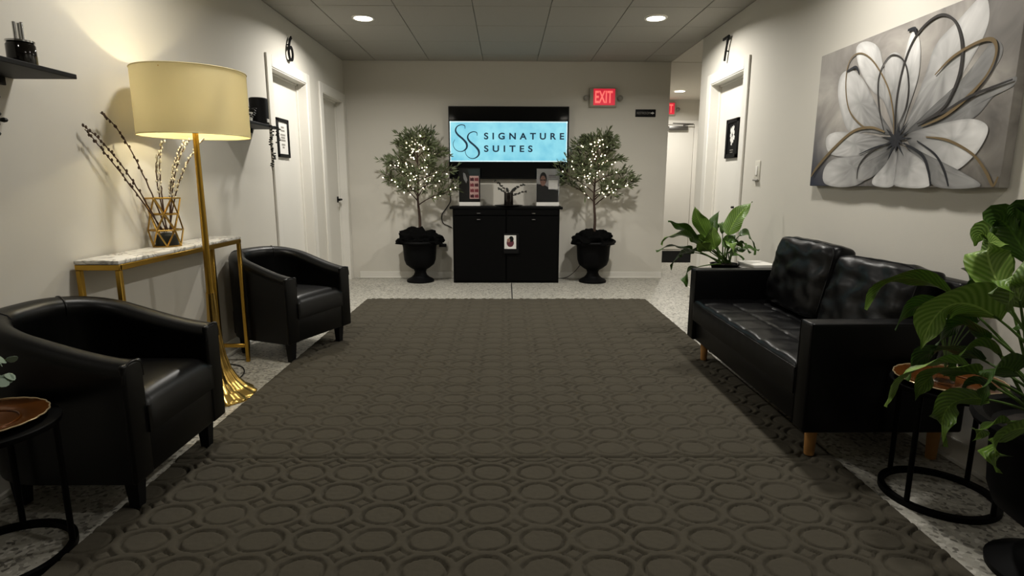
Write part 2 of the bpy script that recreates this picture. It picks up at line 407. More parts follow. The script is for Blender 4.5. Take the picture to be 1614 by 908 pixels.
mb.box(-.09, -.082, W5-.11, W5-.05, .955, 1.025, .004); mb.done('lever_handle', 'blackmetal', leaf5)
MB().box(-.09, -.086, -W5+.06, -W5+.17, 1.62, 1.7, .002, 1).done('door_plate', 'grey', leaf5)
r7, leaf7, W7 = door('door_3', 1, D7, 'white door numbered 7 with a black framed flower print')
mb = MB(); mb.tube([(.088, -W7+.09, .99), (.036, -W7+.09, .99)], .011); mb.tube([(.04, -W7+.09, .99), (.038, -W7+.2, .985)], .01)
mb.box(.082, .09, -W7+.06, -W7+.12, .955, 1.025, .004); mb.done('lever_handle', 'blackmetal', leaf7)
# corridor exit door (in the end wall)
dr = thing('door_4', 'white exit door with a closer at the corridor end', None, (2.88, YE, 0), kind='structure')
mb = MB()
for a, b_, z0, z1 in ((-.52, -.44, 0, 2.27), (.41, .5, 0, 2.27), (-.44, .41, 2.2, 2.27)): mb.box(a, b_, -.04, 0, z0, z1, .004, 1)
mb.done('casing', 'trim', dr)
lf = MB().box(-.435, .405, -.03, -.002, .01, 2.195, .003, 1).done('door_leaf', 'doorpaint', dr)
MB().box(-.05, .28, -.1, -.03, 2.1, 2.17, .006).done('door_closer', 'steel', lf)
MB().tube([(.2, -.07, 2.18), (.36, -.12, 2.2), (.0, -.14, 2.21)], .009).done('closer_arm', 'steel', lf)
tag(MB().box(2.0, 3.45, 8.7, 10.15, 0, .012, .004, 1).done('door_mat', 'mat'), 'black entrance mat lying before the corridor exit door', 'mat')

# ------------------------------------------------------------ rugs with carved lattice
def rug(name, x0, x1, y0, y1, z0, label, skew=0.0, res=.0072, ox=0, oy=0):
    nx, ny = int((x1-x0)/res), int((y1-y0)/res); vs, fs = [], []
    cxl, cyl = .19, .152
    for j in range(ny+1):
        y = y0+(y1-y0)*j/ny
        for i in range(nx+1):
            x = x0+(x1-x0)*i/nx
            jx = .007*noise.noise((x*11, y*11, 3))+.003*noise.noise((x*50, y*50, 3)); jy = .007*noise.noise((x*11, y*11, 8))+.003*noise.noise((x*50, y*50, 6))
            u = ((x+jx-ox)/cxl) % 1-.5; v = ((y+jy-oy)/cyl) % 1-.5
            d = math.hypot(u, v)
            g = 0
            for ring, wd in ((.5-.115, .034), (.5+.075, .03)):
                k = abs(d-ring)/wd
                if k < 1: g = max(g, (1-k*k))
            band = max(0, 1-((d-.5)/.1)**2)
            soft = .55+.55*noise.noise((x*6, y*6, 1))+.7*noise.noise((x*26, y*26, 5))
            h = .018+.003*band-.0155*g*max(.12, min(1.15, soft+.25))+.0012*noise.noise((x*60, y*60, 2))+.0015*noise.noise((x*3, y*3, 9))
            e = min(i, nx-i, j, ny-j)
            if e == 0: h = .001
            elif e == 1: h *= .7
            # uneven cut edge
            xx = x+(.004*noise.noise((y*14, 1, 4)) if i in (0, nx) else 0); yy = y+(.004*noise.noise((x*14, 2, 4)) if j in (0, ny) else 0)
            vs.append((xx, yy, z0+h))
    n1 = nx+1
    for j in range(ny):
        for i in range(nx): fs.append((j*n1+i, j*n1+i+1, (j+1)*n1+i+1, (j+1)*n1+i))
    k = len(vs); vs += [(x0, y0, z0+.0002), (x1, y0, z0+.0002), (x1, y1, z0+.0002), (x0, y1, z0+.0002)]; fs.append((k+3, k+2, k+1, k))
    me = bpy.data.meshes.new(name); me.from_pydata(vs, [], fs)
    return tag(link(name, me, 'rug', sharp=180), label, 'rug')
rug('area_rug', -1.44, 1.45, 2.339, 5.84, 0, 'dark taupe carved-pile rug stretching towards the black cabinet', oy=.07)
rug('area_rug', -1.425, 1.445, -.3, 2.338, .001, 'dark taupe carved-pile rug butted end to end against the rug before the cabinet', ox=.03, res=.0052)

# ------------------------------------------------------------ ceiling downlights
def downlight(x, y, label, group=None, power=DOWN_W, z=ZC, r=.1, spread=160, col=(1, .96, .885)):
    t = thing('downlight', label, 'ceiling light', (x, y, z), group=group)
    MB().lathe([(r*.78, -.001), (r*.8, -.008), (r*.95, -.01), (r, -.004), (r, .0)], 32, cap=False).done('trim_ring', 'white', t)
    MB().lathe([(.0, -.005), (r*.79, -.005), (r*.79, -.001), (0, -.001)], 32, cap=False).done('lens', 'lens', t)
    L = bpy.data.lights.new('downlight_lamp', 'AREA'); L.shape = 'DISK'; L.size = r*1.5; L.energy = power; L.color = col; L.spread = math.radians(spread)
    o = bpy.data.objects.new('downlight_lamp', L); C.objects.link(o); o.parent = t; o.location = (0, 0, -.016)
    return t
downlight(-1.26, 5.42, 'lit round recessed ceiling downlight on the side of the two white doors', 'ceiling downlights')
downlight(1.31, 5.37, 'lit round recessed ceiling downlight on the side of the corridor opening', 'ceiling downlights')
downlight(-1.26, 2.9, 'lit round recessed downlight above the console table', 'ceiling downlights', power=DOWN_W*.42)
downlight(1.31, 3.0, 'lit round recessed downlight above the sofa', 'ceiling downlights', power=DOWN_W*.62)
downlight(-1.26, .9, 'lit round recessed downlight above the entrance end beside the door 6 wall', 'ceiling downlights', power=DOWN_W*.1)
downlight(1.31, .9, 'lit round recessed downlight above the entrance end beside the sofa wall', 'ceiling downlights', power=DOWN_W*.34)
downlight(2.72, 9.4, 'lit round downlight in the corridor ceiling before the exit door', None, power=CORR_W, z=ZC-.006)

# ------------------------------------------------------------ television
Yt = YB-.07
tvx0, tvx1, tvz0, tvz1 = -.695, .757, 1.24, 2.095
tv = thing('television', 'wall-mounted flat television showing a pale blue sign', 'television', ((tvx0+tvx1)/2, YB, 1.24))
o_ = tv.location
def lc(mb, name, m, parent, org, **k):
    mb.bm.transform(Matrix.Translation(-Vector(org))); return mb.done(name, m, parent, **k)
lc(MB().box(tvx0, tvx1, Yt, YB-.03, tvz0, tvz1, .006), 'bezel', 'black', tv, o_)
lc(MB().box(tvx0+.3, tvx1-.3, YB-.03, YB, tvz0+.2, tvz1-.25), 'wall_bracket', 'blackmetal', tv, o_)
lc(MB().box(tvx0+.012, tvx1-.012, Yt-.002, Yt+.004, tvz0+.02, tvz1-.012), 'screen_glass', 'screenbg', tv, o_)
pz0, pz1, px0, px1 = atY(800, 255, Yt).z, atY(800, 191.5, Yt).z, tvx0+.016, tvx1-.02
pic = lc(MB().box(px0, px1, Yt-.004, Yt-.002, pz0, pz1), 'screen_picture', 'screen', tv, o_, flat=True)
mb = MB()
for a in ((px0, px1, pz1-.012, pz1), (px0, px1, pz0, pz0+.012), (px0, px0+.01, pz0, pz1), (px1-.01, px1, pz0, pz1)): mb.box(a[0], a[1], Yt-.005, Yt-.004, a[2], a[3])
lc(mb, 'picture_border', 'screenrim', pic, o_, flat=True)
def cp1(cx, cy): p = atY(700+cx*.14317, 160+cy*.14317, Yt-.005); return (p.x, p.z)
kpx = .14317/907*7.2*1.02
SS = [(230,300,5),(226,266,8),(187,256,9),(143,276,11),(126,318,16),(148,362,19),(205,412,20),(246,462,22),(247,512,17),(205,547,10),(153,546,7),(112,512,6),(99,462,5),(120,418,3)]
for dx, dy in ((0, 0), (133, 77)):
    lc(ribbon([cp1(p[0]+dx, p[1]+dy) for p in SS], [p[2]*kpx for p in SS], 'y', Yt-.004, depth=.0012), 'logo_letter', 'navy', pic, o_)
for body, x0, x1, y0, y1, sp_ in (('SIGNATURE', 440, 1322, 418, 346, 1.75), ('SUITES', 440, 974, 556, 484, 1.75)):
    a, b_ = cp1(x0, y0), cp1(x1, y1)
    letters(body, 'letter', 'navy', pic, o_, (a[0], b_[0], a[1], b_[1]), 'y', Yt-.004, .0012, sp_, bold=.028)

# ------------------------------------------------------------ exit signs, restroom sign, numbers, switch
def exit_sign(loc, label, sc=1):
    t = thing('exit_sign', label, 'exit sign', loc)
    h = MB().box(-.165, .165, -.05, 0, -.11, .11, .008).done('housing', 'housing', t)
    f = MB().box(-.12, .14, -.054, -.049, -.09, .1, .003, 1).done('lit_face', 'signred', t)
    letters('EXIT', 'letter', 'signletter', f, None, (-.1, .11, -.065, .075), 'y', -.054, .002, 1.0, bold=.02)
    for s in (-1, 1):
        MB().sphere((s*.205, -.035, -.005), .034, 14, 8, (1, .8, 1)).tube([(s*.16, -.03, -.005), (s*.19, -.03, -.005)], .012).done('emergency_lamp', 'grey', t)
    return t
p = atY(950, 154.5, YB); exit_sign((p.x, YB, p.z), 'red lit exit sign above the right-hand tree')
bpy.data.objects['exit_sign']['label'] = 'red lit exit sign with two lamp heads on the television wall'
exit_sign((2.78, YE, 2.46), 'red lit exit sign above the corridor exit door')
a, b_ = atY(1001.5, 172.5, YB), atY(1033, 184.5, YB)
rs = thing('wall_sign', 'small black restroom sign with white lettering beside the corridor', 'sign', ((a.x+b_.x)/2, YB, (a.z+b_.z)/2))
W_, H_ = (b_.x-a.x)/2, (a.z-b_.z)/2
MB().box(-W_, W_, -.012, 0, -H_, H_, .005).done('plaque', 'black', rs)
letters('RESTROOM', 'letter', 'grey', rs, None, (-W_*.86, W_*.42, -H_*.32, H_*.32), 'y', -.012, .0015, 1.05)
MB().box(W_*.5, W_*.7, -.0135, -.012, -H_*.16, H_*.16).raw([(W_*.66, -.0135, -H_*.36), (W_*.86, -.0135, 0), (W_*.66, -.0135, H_*.36), (W_*.66, -.012, -H_*.36), (W_*.86, -.012, 0), (W_*.66, -.012, H_*.36)], [(0,1,2), (5,4,3), (0,3,4,1), (1,4,5,2), (2,5,3,0)]).done('arrow', 'paper', rs, flat=True)
# numbers stand proud of the wall
def strokes(name, paths, X, s, label, y0, z0, H, W, stand, th=.023):
    # outline coordinates: u to the reader's right, v up
    t = thing(name, label, 'number', (X, y0, z0)); mb = MB()
    for P in paths:
        P = catmull([(u*W, v*H, 0) for u, v in P], 8) if len(P) > 2 else [Vector((u*W, v*H, 0)) for u, v in P]
        mb2 = ribbon([(q.x, q.y) for q in P], [th]*len(P), 'y', 0, 1, .012)
        me = bpy.data.meshes.new('t'); mb2.bm.to_mesh(me); mb2.bm.free(); mb.bm.from_mesh(me); bpy.data.meshes.remove(me)
    rot = Matrix.Rotation(PI/2 if s < 0 else -PI/2, 4, 'Z')
    mb.bm.transform(Matrix.Translation((-s*.02, 0, 0)) @ rot); mb.done('digit', 'black', t)
    for q in stand: MB().tube([(0, q[0]*-s*W, q[1]*H), (-s*.022, q[0]*-s*W, q[1]*H)], .006).done('stand_off', 'black', t)
strokes('door_number', [[(.28, .5), (.02, .36), (-.2, .12), (-.36, -.12), (-.36, -.32), (-.2, -.47), (.02, -.5), (.24, -.44), (.37, -.28), (.34, -.08), (.18, .04), (-.05, .04), (-.28, -.08)]], XL, -1, 'black number six on the wall above the door with the lettered print', 5.45, 2.37, .2, .13, [(-.2, .12), (.02, -.5)])
strokes('door_number', [[(-.5, .46), (.4, .46)], [(.42, .5), (.12, .1), (-.1, -.5)]], XR, 1, 'black number seven on the wall above the door with the flower print', 5.39, 2.37, .2, .15, [(-.2, .46), (.04, -.1)])
# switch
sw = thing('light_switch', 'white light switch plate on the wall beside door 7', 'light switch', (XR, 4.59, 1.295))
MB().box(-.008, 0, -.045, .045, -.075, .075, .003).done('plate', 'plastic_white', sw)
MB().box(-.014, -.008, -.016, .016, -.035, .035, .002, 1).done('rocker', 'white', sw)
MB().box(-.022, -.006, -.04, .04, -.08, -.066, .003, 1).done('lower_lip', 'grey', sw)
# framed prints on doors
def frame_print(X, s, pts, label, kind):
    ys = [atX(*p, X).y for p in pts]; zs = [atX(*p, X).z for p in pts]
    y0, y1, z0, z1 = min(ys), max(ys), min(zs), max(zs); y0 += .02; y1 -= .02; cy, cz = (y0+y1)/2, (z0+z1)/2; hw, hh = (y1-y0)/2, (z1-z0)/2
    t = thing('framed_print', label, 'picture', (X, cy, cz)); b = .03 if kind == 'text' else .035
    def bx(mb, d0, d1, *r, **k): return mb.box(min(-s*d0, -s*d1), max(-s*d0, -s*d1), *r, **k)
    mb = MB(); bx(mb, 0, .018, -hw, -hw+b, -hh, hh, bev=.002, seg=1); bx(mb, 0, .018, hw-b, hw, -hh, hh, bev=.002, seg=1)
    bx(mb, 0, .018, -hw, hw, hh-b, hh, bev=.002, seg=1); bx(mb, 0, .018, -hw, hw, -hh, -hh+b, bev=.002, seg=1); mb.done('frame', 'black', t)
    if kind == 'text':
        sh = bx(MB(), .001, .008, -hw+b, hw-b, -hh+b, hh-b).done('sheet', 'paper', t)
        mb = MB()
        for i, (z, w_) in enumerate(((.55, .3), (.38, .42), (.16, .5), (.02, .42), (-.12, .5), (-.34, .35), (-.48, .2))): bx(mb, .008, .009, -hw*w_*.8, hw*w_*.8, hh*z-.008, hh*z+.008)
        mb.done('print_lines', 'grey', sh)
    else:
        sh = bx(MB(), .001, .008, -hw+b, hw-b, -hh+b, hh-b).done('sheet', 'black', t)
        X1 = -s*.009
        for k in range(9):
            a = 2*PI*k/9; r1 = .07 if k % 2 else .06
            pts2 = [(math.cos(a+d)*r1*q*.8, .03+math.sin(a+d)*r1*q*1.25) for d, q in ((0, .15), (.35, .7), (.18, 1.05), (-.18, 1.05), (-.35, .7))]
            f = MB().raw([(X1, q[0], q[1]) for q in pts2]+[(X1+s*.001, q[0], q[1]) for q in pts2], [(0,1,2,3,4), (9,8,7,6,5)]+[(i, (i+1) % 5, 5+(i+1) % 5, 5+i) for i in range(5)]); f.done('printed_petal', 'paper', sh, flat=True)
        mb = MB(); bx(mb, .008, .009, -.04, .04, -.105, -.1); bx(mb, .008, .009, -.03, .03, -.125, -.12); mb.done('print_lines', 'grey', sh)
frame_print(XL-.088, -1, [(432,185), (453,190), (436,247), (454,246)], 'black framed print with small lettering hung on door 6', 'text')
frame_print(XR+.088, 1, [(1147,190), (1167,190), (1145,250), (1164,248)], 'black framed print of a white flower hung on door 7', 'flower')

# ------------------------------------------------------------ canvas painting
Xc = XR-.042
p1, p2 = atX(1276, 293, Xc), atX(1574, 297, Xc)
cy0, cy1, cz0 = p2.y, p1.y, p1.z; cz1 = atX(1297, 88, Xc).z
pa = thing('canvas_painting', 'large canvas painting of a pale flower with gold line loops', 'painting', (XR, (cy0+cy1)/2, cz0))
lc(MB().box(Xc, XR-.001, cy0, cy1, cz0, cz1, .004), 'canvas', 'canvas', pa, pa.location)
def cc(cx, cy):
    q = atX(1250+cx*364/1033, cy*320/908, Xc)
    return (min(max(q.y, cy0+.004), cy1-.004), min(max(q.z, cz0+.004), cz1-.004))
ctr = Vector(cc(465, 625))
PET = [([(490,600),(540,470),(590,340),(640,200),(740,90),(850,-20),(880,60),(850,170),(760,330),(660,500),(560,580)], .62, .95),
 ([(500,610),(600,500),(760,350),(880,200),(930,190),(930,260),(830,400),(700,540)], .42, .62),
 ([(520,610),(700,520),(860,410),(1000,340),(1010,380),(900,430),(820,520),(700,580)], .45, .62),
 ([(440,600),(330,590),(250,590),(205,450),(212,345),(260,312),(310,350),(350,420),(400,520)], .55, .93),
 ([(455,590),(410,460),(350,400),(300,310),(285,215),(330,185),(385,215),(410,320),(440,420),(465,500)], .6, .95),
 ([(465,600),(420,480),(410,380),(415,280),(450,235),(490,260),(500,400),(490,520)], .5, .82),
 ([(480,590),(470,470),(490,320),(515,190),(545,135),(570,190),(565,330),(520,480)], .6, .97),
 ([(440,630),(330,600),(200,590),(150,620),(170,690),(290,700),(400,670)], .55, .9),
 ([(450,650),(330,690),(190,710),(140,760),(150,825),(280,832),(400,740)], .5, .85),
 ([(510,612),(640,560),(780,532),(860,550),(872,600),(810,700),(710,768),(600,720)], .6, .97),
 ([(455,660),(400,690),(310,740),(290,810),(360,790),(430,720)], .4, .68),
 ([(460,660),(420,730),(360,800),(370,834),(450,834),(475,750)], .5, .85),
 ([(510,650),(620,700),(760,770),(840,834),(640,834),(570,730)], .42, .7),
 ([(480,660),(460,780),(465,834),(610,834),(600,740),(530,680)], .55, .93)]
for k, (P, c0, c1) in enumerate(PET):
    out = catmull([cc(*q)+(0,) for q in P], 6, True); n = len(out); d = .0008+.0003*k
    cen = sum((Vector((q.x, q.y)) for q in out), Vector((0, 0)))/n
    far = max((Vector((q.x, q.y))-ctr).length for q in out)
    vs, cols, rings = [], [], (1, .85, .6, .3)
    tint = random.uniform(-.02, .02)
    for r_ in rings:
        for i, q in enumerate(out):
            pos = cen+(Vector((q.x, q.y))-cen)*r_; vs.append((-d-(0 if r_ == 1 else .0002), pos.x, pos.y))
            f = min(1, ((pos-ctr).length/far))**.7; st = .2*noise.noise((pos.x*24+k*7, pos.y*9, k))+.1*noise.noise((pos.x*70, pos.y*40, k))
            g = c0*.45+(c1-c0*.45)*f+st*(.5+.5*(1-f))+tint-(.1 if r_ == 1 else 0)
            g = max(.04, min(1, g)); g *= .92; cols.append((g**2.1*.98, g**2.1*.965, g**2.1*.94, 1))
    vs.append((-d-.0002, cen.x, cen.y)); g = c0*.5+.3; cols.append((g**2.2, g**2.2, g**2.2*.96, 1))
    fs = []
    for ri in range(3):
        for i in range(n): fs.append((ri*n+i, ri*n+(i+1) % n, (ri+1)*n+(i+1) % n, (ri+1)*n+i))
    for i in range(n): fs.append((3*n+i, 3*n+(i+1) % n, 4*n))
    me = bpy.data.meshes.new('painted_petal'); me.from_pydata([(Xc+v[0]-pa.location.x, v[1]-pa.location.y, v[2]-pa.location.z) for v in vs], [], fs)
    ca = me.color_attributes.new('paint', 'FLOAT_COLOR', 'POINT')
    for i, c in enumerate(cols): ca.data[i].color = c
    link('painted_petal', me, 'petalpaint', pa)
STR = [([(455,600),(452,500),(425,380),(360,270),(300,238),(255,280),(240,380),(255,490),(310,560),(360,575)], 9, 'goldpaint'),
 ([(458,600),(470,430),(510,260),(570,140),(660,68),(730,95),(762,200),(750,330),(700,450),(650,505),(580,545)], 12, 'darkpaint'),
 ([(640,335),(720,255),(830,190),(900,178),(915,240),(870,340),(780,440),(680,520),(580,565)], 13, 'goldpaint'),
 ([(415,590),(350,570),(270,590),(180,670),(110,750),(85,790)], 15, 'goldpaint'),
 ([(600,612),(700,628),(810,690),(870,770),(900,830),(935,790)], 11, 'goldpaint'),
 ([(560,630),(640,690),(680,760),(700,832)], 10, 'inkpaint'), ([(500,640),(580,690),(610,760),(620,832)], 11, 'inkpaint'),
 ([(410,580),(388,470),(390,340),(440,250),(500,270),(522,370),(510,480),(470,570)], 8, 'darkpaint'),
 ([(560,555),(680,500),(800,430),(990,355)], 10, 'darkpaint'), ([(430,640),(350,680),(300,740),(290,800)], 8, 'darkpaint'),
 ([(245,320),(285,300),(300,325)], 16, 'inkpaint'), ([(520,135),(550,130),(555,155)], 16, 'inkpaint'), ([(440,640),(370,660),(300,690)], 7, 'inkpaint')]
for k, (P, w_, m_) in enumerate(STR):
    pts = [cc(*q) for q in P]; wd = [w_*.0011*random.uniform(.75, 1.2) for q in P]; wd[0] *= .5; wd[-1] *= .5
    lc(ribbon(pts, wd, 'x', Xc-.0056-.0001*k, 8, .0005), 'painted_stroke', m_, pa, pa.location)
star = []
for i in range(26):
    a = 2*PI*i/26; r_ = (.085 if i % 2 else .03)*random.uniform(.65, 1.25); star.append((ctr.x+math.cos(a)*r_*1.25, ctr.y+math.sin(a)*r_))
lc(polyface(star, 'x', Xc-.0052, .0005), 'painted_flower_centre', 'inkpaint', pa, pa.location, flat=True)

# ------------------------------------------------------------ black cabinet with what stands on it
cb = thing('cabinet', 'black two-door cabinet below the television', 'cabinet', (.0, 7.04, 0))
MB().box(-.635, .635, -.165, .17, .0, .885, .004, 1).done('body', 'cabinet', cb)
MB().box(-.67, .67, -.185, .175, .885, .915, .005).done('top', 'cabinet', cb)
for s in (-1, 1):
    dw = MB().box(min(s*.008, s*.615), max(s*.008, s*.615), -.182, -.165, .815, .88, .003, 1).done('drawer', 'cabinet', cb)
    MB().tube([(s*.325-.02, -.195, .838), (s*.325+.02, -.195, .838)], .005).box(s*.325-.006, s*.325+.006, -.196, -.182, .833, .843).done('handle', 'steel', dw)
    dd = MB().box(min(s*.008, s*.615), max(s*.008, s*.615), -.182, -.165, .03, .805, .003, 1).done('door', 'cabinet', cb)
    MB().tube([(s*.325-.02, -.195, .765), (s*.325+.02, -.195, .765)], .005).box(s*.325-.006, s*.325+.006, -.196, -.182, .76, .77).done('handle', 'steel', dd)
# leaflet rack on the door of the cabinet
a, b_ = atY(795, 371, 6.845), atY(813.5, 397.5, 6.845)
cd = thing('leaflet_holder', 'small leaflet with a picture held on the cabinet front', 'leaflet', ((a.x+b_.x)/2, 6.857, b_.z))
w_, h_ = (b_.x-a.x)/2, a.z-b_.z
MB().box(-w_-.008, w_+.03, -.004, 0, -.02, h_+.02, .002, 1).box(-w_-.008, w_+.03, -.022, -.018, -.02, h_*.2, .001, 1).box(-w_-.008, w_+.03, -.022, 0, -.02, -.014).done('holder', 'black', cd)
lf = MB().box(-w_, w_, -.009, -.005, -.012, h_).done('leaflet', 'paper', cd)
polyface(ell(.0, h_*.55, w_*.62, h_*.24), 'y', -.009, .001).done('printed_picture', 'maroon', lf, flat=True)
polyface(ell(.012, h_*.78, w_*.4, h_*.17), 'y', -.0095, .001).done('printed_hair', 'posterdark', lf, flat=True)
polyface(ell(-.02, h_*.7, w_*.28, h_*.12), 'y', -.0105, .001).done('printed_face', 'skin', lf, flat=True)
MB().box(-w_*.5, w_, -.0115, -.0105, 0, h_*.28).done('printed_panel', 'paperwhite', lf, flat=True)
# acrylic poster holders
def holder(pxs, Yh, label):
    a, b_ = atY(pxs[0], pxs[1], Yh), atY(pxs[2], pxs[3], Yh)
    t = thing('poster_holder', label, 'poster', ((a.x+b_.x)/2, Yh, .915)); W_ = (b_.x-a.x)/2; H_ = a.z-.915
    t.rotation_euler = (math.radians(-5), 0, 0)
    MB().box(-W_-.004, W_+.004, -.05, .06, .0, .005, .001, 1).done('base', 'acrylic', t)
    MB().box(-W_-.002, W_+.002, -.008, -.005, .004, H_+.004).done('front_sheet', 'acrylic', t)
    MB().box(-W_, W_, -.014, -.009, .006, .05, .002, 1).done('lower_band', 'paper', t)
    return t, W_, H_
# the holder leans, so lift it by a hair to rest its base on the cabinet
t, W_, H_ = holder((723, 265, 757, 322), 6.99, 'acrylic stand with a dark poster and a strip of small pictures')
t.rotation_euler = (0, 0, .04)
po = MB().box(-W_, W_, -.004, .004, .05, H_).done('poster', 'posterdark', t)
polyface([(-W_*.2, H_*.98), (W_, H_*.98), (W_, H_*.8), (W_*.1, H_*.74)], 'y', -.0042, .0005).done('printed_patch', 'posterteal', po, flat=True)
polyface([(-W_*.6, H_*.88), (-W_*.4, H_*.86), (-W_*.2, H_*.7), (-W_*.3, H_*.6), (-W_*.55, H_*.72)], 'y', -.0047, .0005).done('printed_patch', 'postergrey', po, flat=True)
st = MB().box(W_*.0, W_*.88, -.0062, -.0045, H_*.2, H_*.8).done('picture_strip', 'pinkpaper', po, flat=True)
for r_ in range(4):
    for c_ in range(2):
        x = W_*(.24+.42*c_); z = H_*(.27+.146*r_); polyface([(x-W_*.18, z-H_*.04), (x+W_*.18, z-H_*.045), (x+W_*.17, z+H_*.03), (x+W_*.05, z+H_*.05), (x-W_*.04, z+H_*.03), (x-W_*.17, z+H_*.045)], 'y', -.0062, .0006).done('printed_picture', 'rose' if (r_+c_) % 3 else 'maroon', st, flat=True)
t, W_, H_ = holder((846, 266, 881, 322), 6.99, 'acrylic stand with a pale poster of a person in a dark shirt')
t.rotation_euler = (0, 0, -.03)
po = MB().box(-W_, W_, -.004, .004, .05, H_).done('poster', 'postergrey', t)
polyface([(-W_, .05), (W_*.92, .05), (W_*.9, H_*.42), (W_*.1, H_*.5), (-W_*.35, H_*.58), (-W_, H_*.6)], 'y', -.0042, .0005).done('printed_shirt', 'shirt', po, flat=True)
polyface(ell(-W_*.42, H_*.74, W_*.31, H_*.17), 'y', -.0042, .0008).done('printed_hair', 'posterdark', po, flat=True)
polyface(ell(-W_*.44, H_*.68, W_*.25, H_*.14), 'y', -.0051, .0006).done('printed_face', 'skin', po, flat=True)
MB().box(-W_*.66, -W_*.48, -.0062, -.0057, H_*.69, H_*.715).box(-W_*.4, -W_*.22, -.0062, -.0057, H_*.69, H_*.715).box(-W_*.48, -W_*.4, -.0062, -.0057, H_*.7, H_*.708).done('printed_glasses', 'posterdark', po, flat=True)
MB().box(W_*.05, W_*.88, -.0055, -.0045, H_*.46, H_*.7).done('printed_panel', 'paperwhite', po, flat=True)
MB().box(W_*.05, W_*.8, -.005, -.0042, H_*.82, H_*.835).box(W_*.05, W_*.7, -.005, -.0042, H_*.78, H_*.79).done('print_lines', 'darkgrey', po, flat=True)
# little vase on a dish
ds = MB().lathe([(0, 0), (.07, 0), (.17, .012), (.172, .016), (.07, .006), (0, .006)], 32, cap=False).done('dish', 'black', loc=(.03, 6.99, .915))
tag(ds, 'flat black dish under the small vase on the cabinet', 'dish')
va = thing('flower_vase', 'small dark glass vase with a dried dark sprig', 'vase', (.03, 6.99, .9215))
MB().lathe([(0, 0), (.05, 0), (.055, .01), (.055, .15), (.05, .152), (.048, .02), (0, .02)], 24, cap=False).done('vase', 'glassdark', va)
mb = MB(); ml = MB()
for tip in ((-.16, 0, .29), (-.12, .02, .2), (.1, 0, .22), (.18, .02, .25), (.2, -.01, .17), (.05, .02, .18), (-.02, 0, .2)):
    P = bez(Vector((0, 0, .08)), Vector((tip[0]*.25, 0, tip[2]*.8)), Vector(tip), 8); mb.tube(P, .0025, 5)
    for q in P[4:]:
        for _ in range(3):
            d = Vector((random.uniform(-1, 1), random.uniform(-1, 1), random.uniform(-.4, 1))).normalized(); ml.sphere(q+d*.012, .011, 6, 4, (1.2, 1, .7))
mb.done('stem', 'twig', va); ml.done('dried_bloom', 'darkleaf', va)['kind'] = 'stuff'
# cables behind the cabinet
P = catmull([(-.64, YB-.01, 1.23), (-.7, YB-.012, 1.12), (-.69, YB-.012, .98), (-.73, YB-.01, .9), (-.8, YB-.01, .8), (-.79, YB-.01, .7), (-.72, YB-.01, .66), (-.68, YB-.01, .64)], 8)
tag(MB().tube(P, .006).done('power_cable', 'cord'), 'black looped cable hanging from the television beside the cabinet', 'cable')
P = catmull([(-1.0, 7.1, .5), (-.86, 7.18, .46), (-.78, 7.2, .43)], 6)
ad = thing('power_adapter', 'black plug adapter on a short lead beside the left tree', 'adapter', (-.78, YB, .42))
ad['label'] = 'black plug adapter on the wall beside the cabinet'
MB().box(-.06, .03, -.05, 0, -.02, .02, .006).done('plug', 'black', ad); MB().box(-.07, .05, -.008, 0, -.05, .05, .003).done('socket_plate', 'plastic_white', ad)
P = catmull([(1.02, 7.2, .3), (.9, 7.222, .12), (.8, 7.215, .03), (.72, 7.19, .006), (.66, 7.19, .006)], 8)
tag(MB().tube(P, .004).done('extension_cord', 'cord'), 'thin cord running down the wall behind the tree', 'cord')

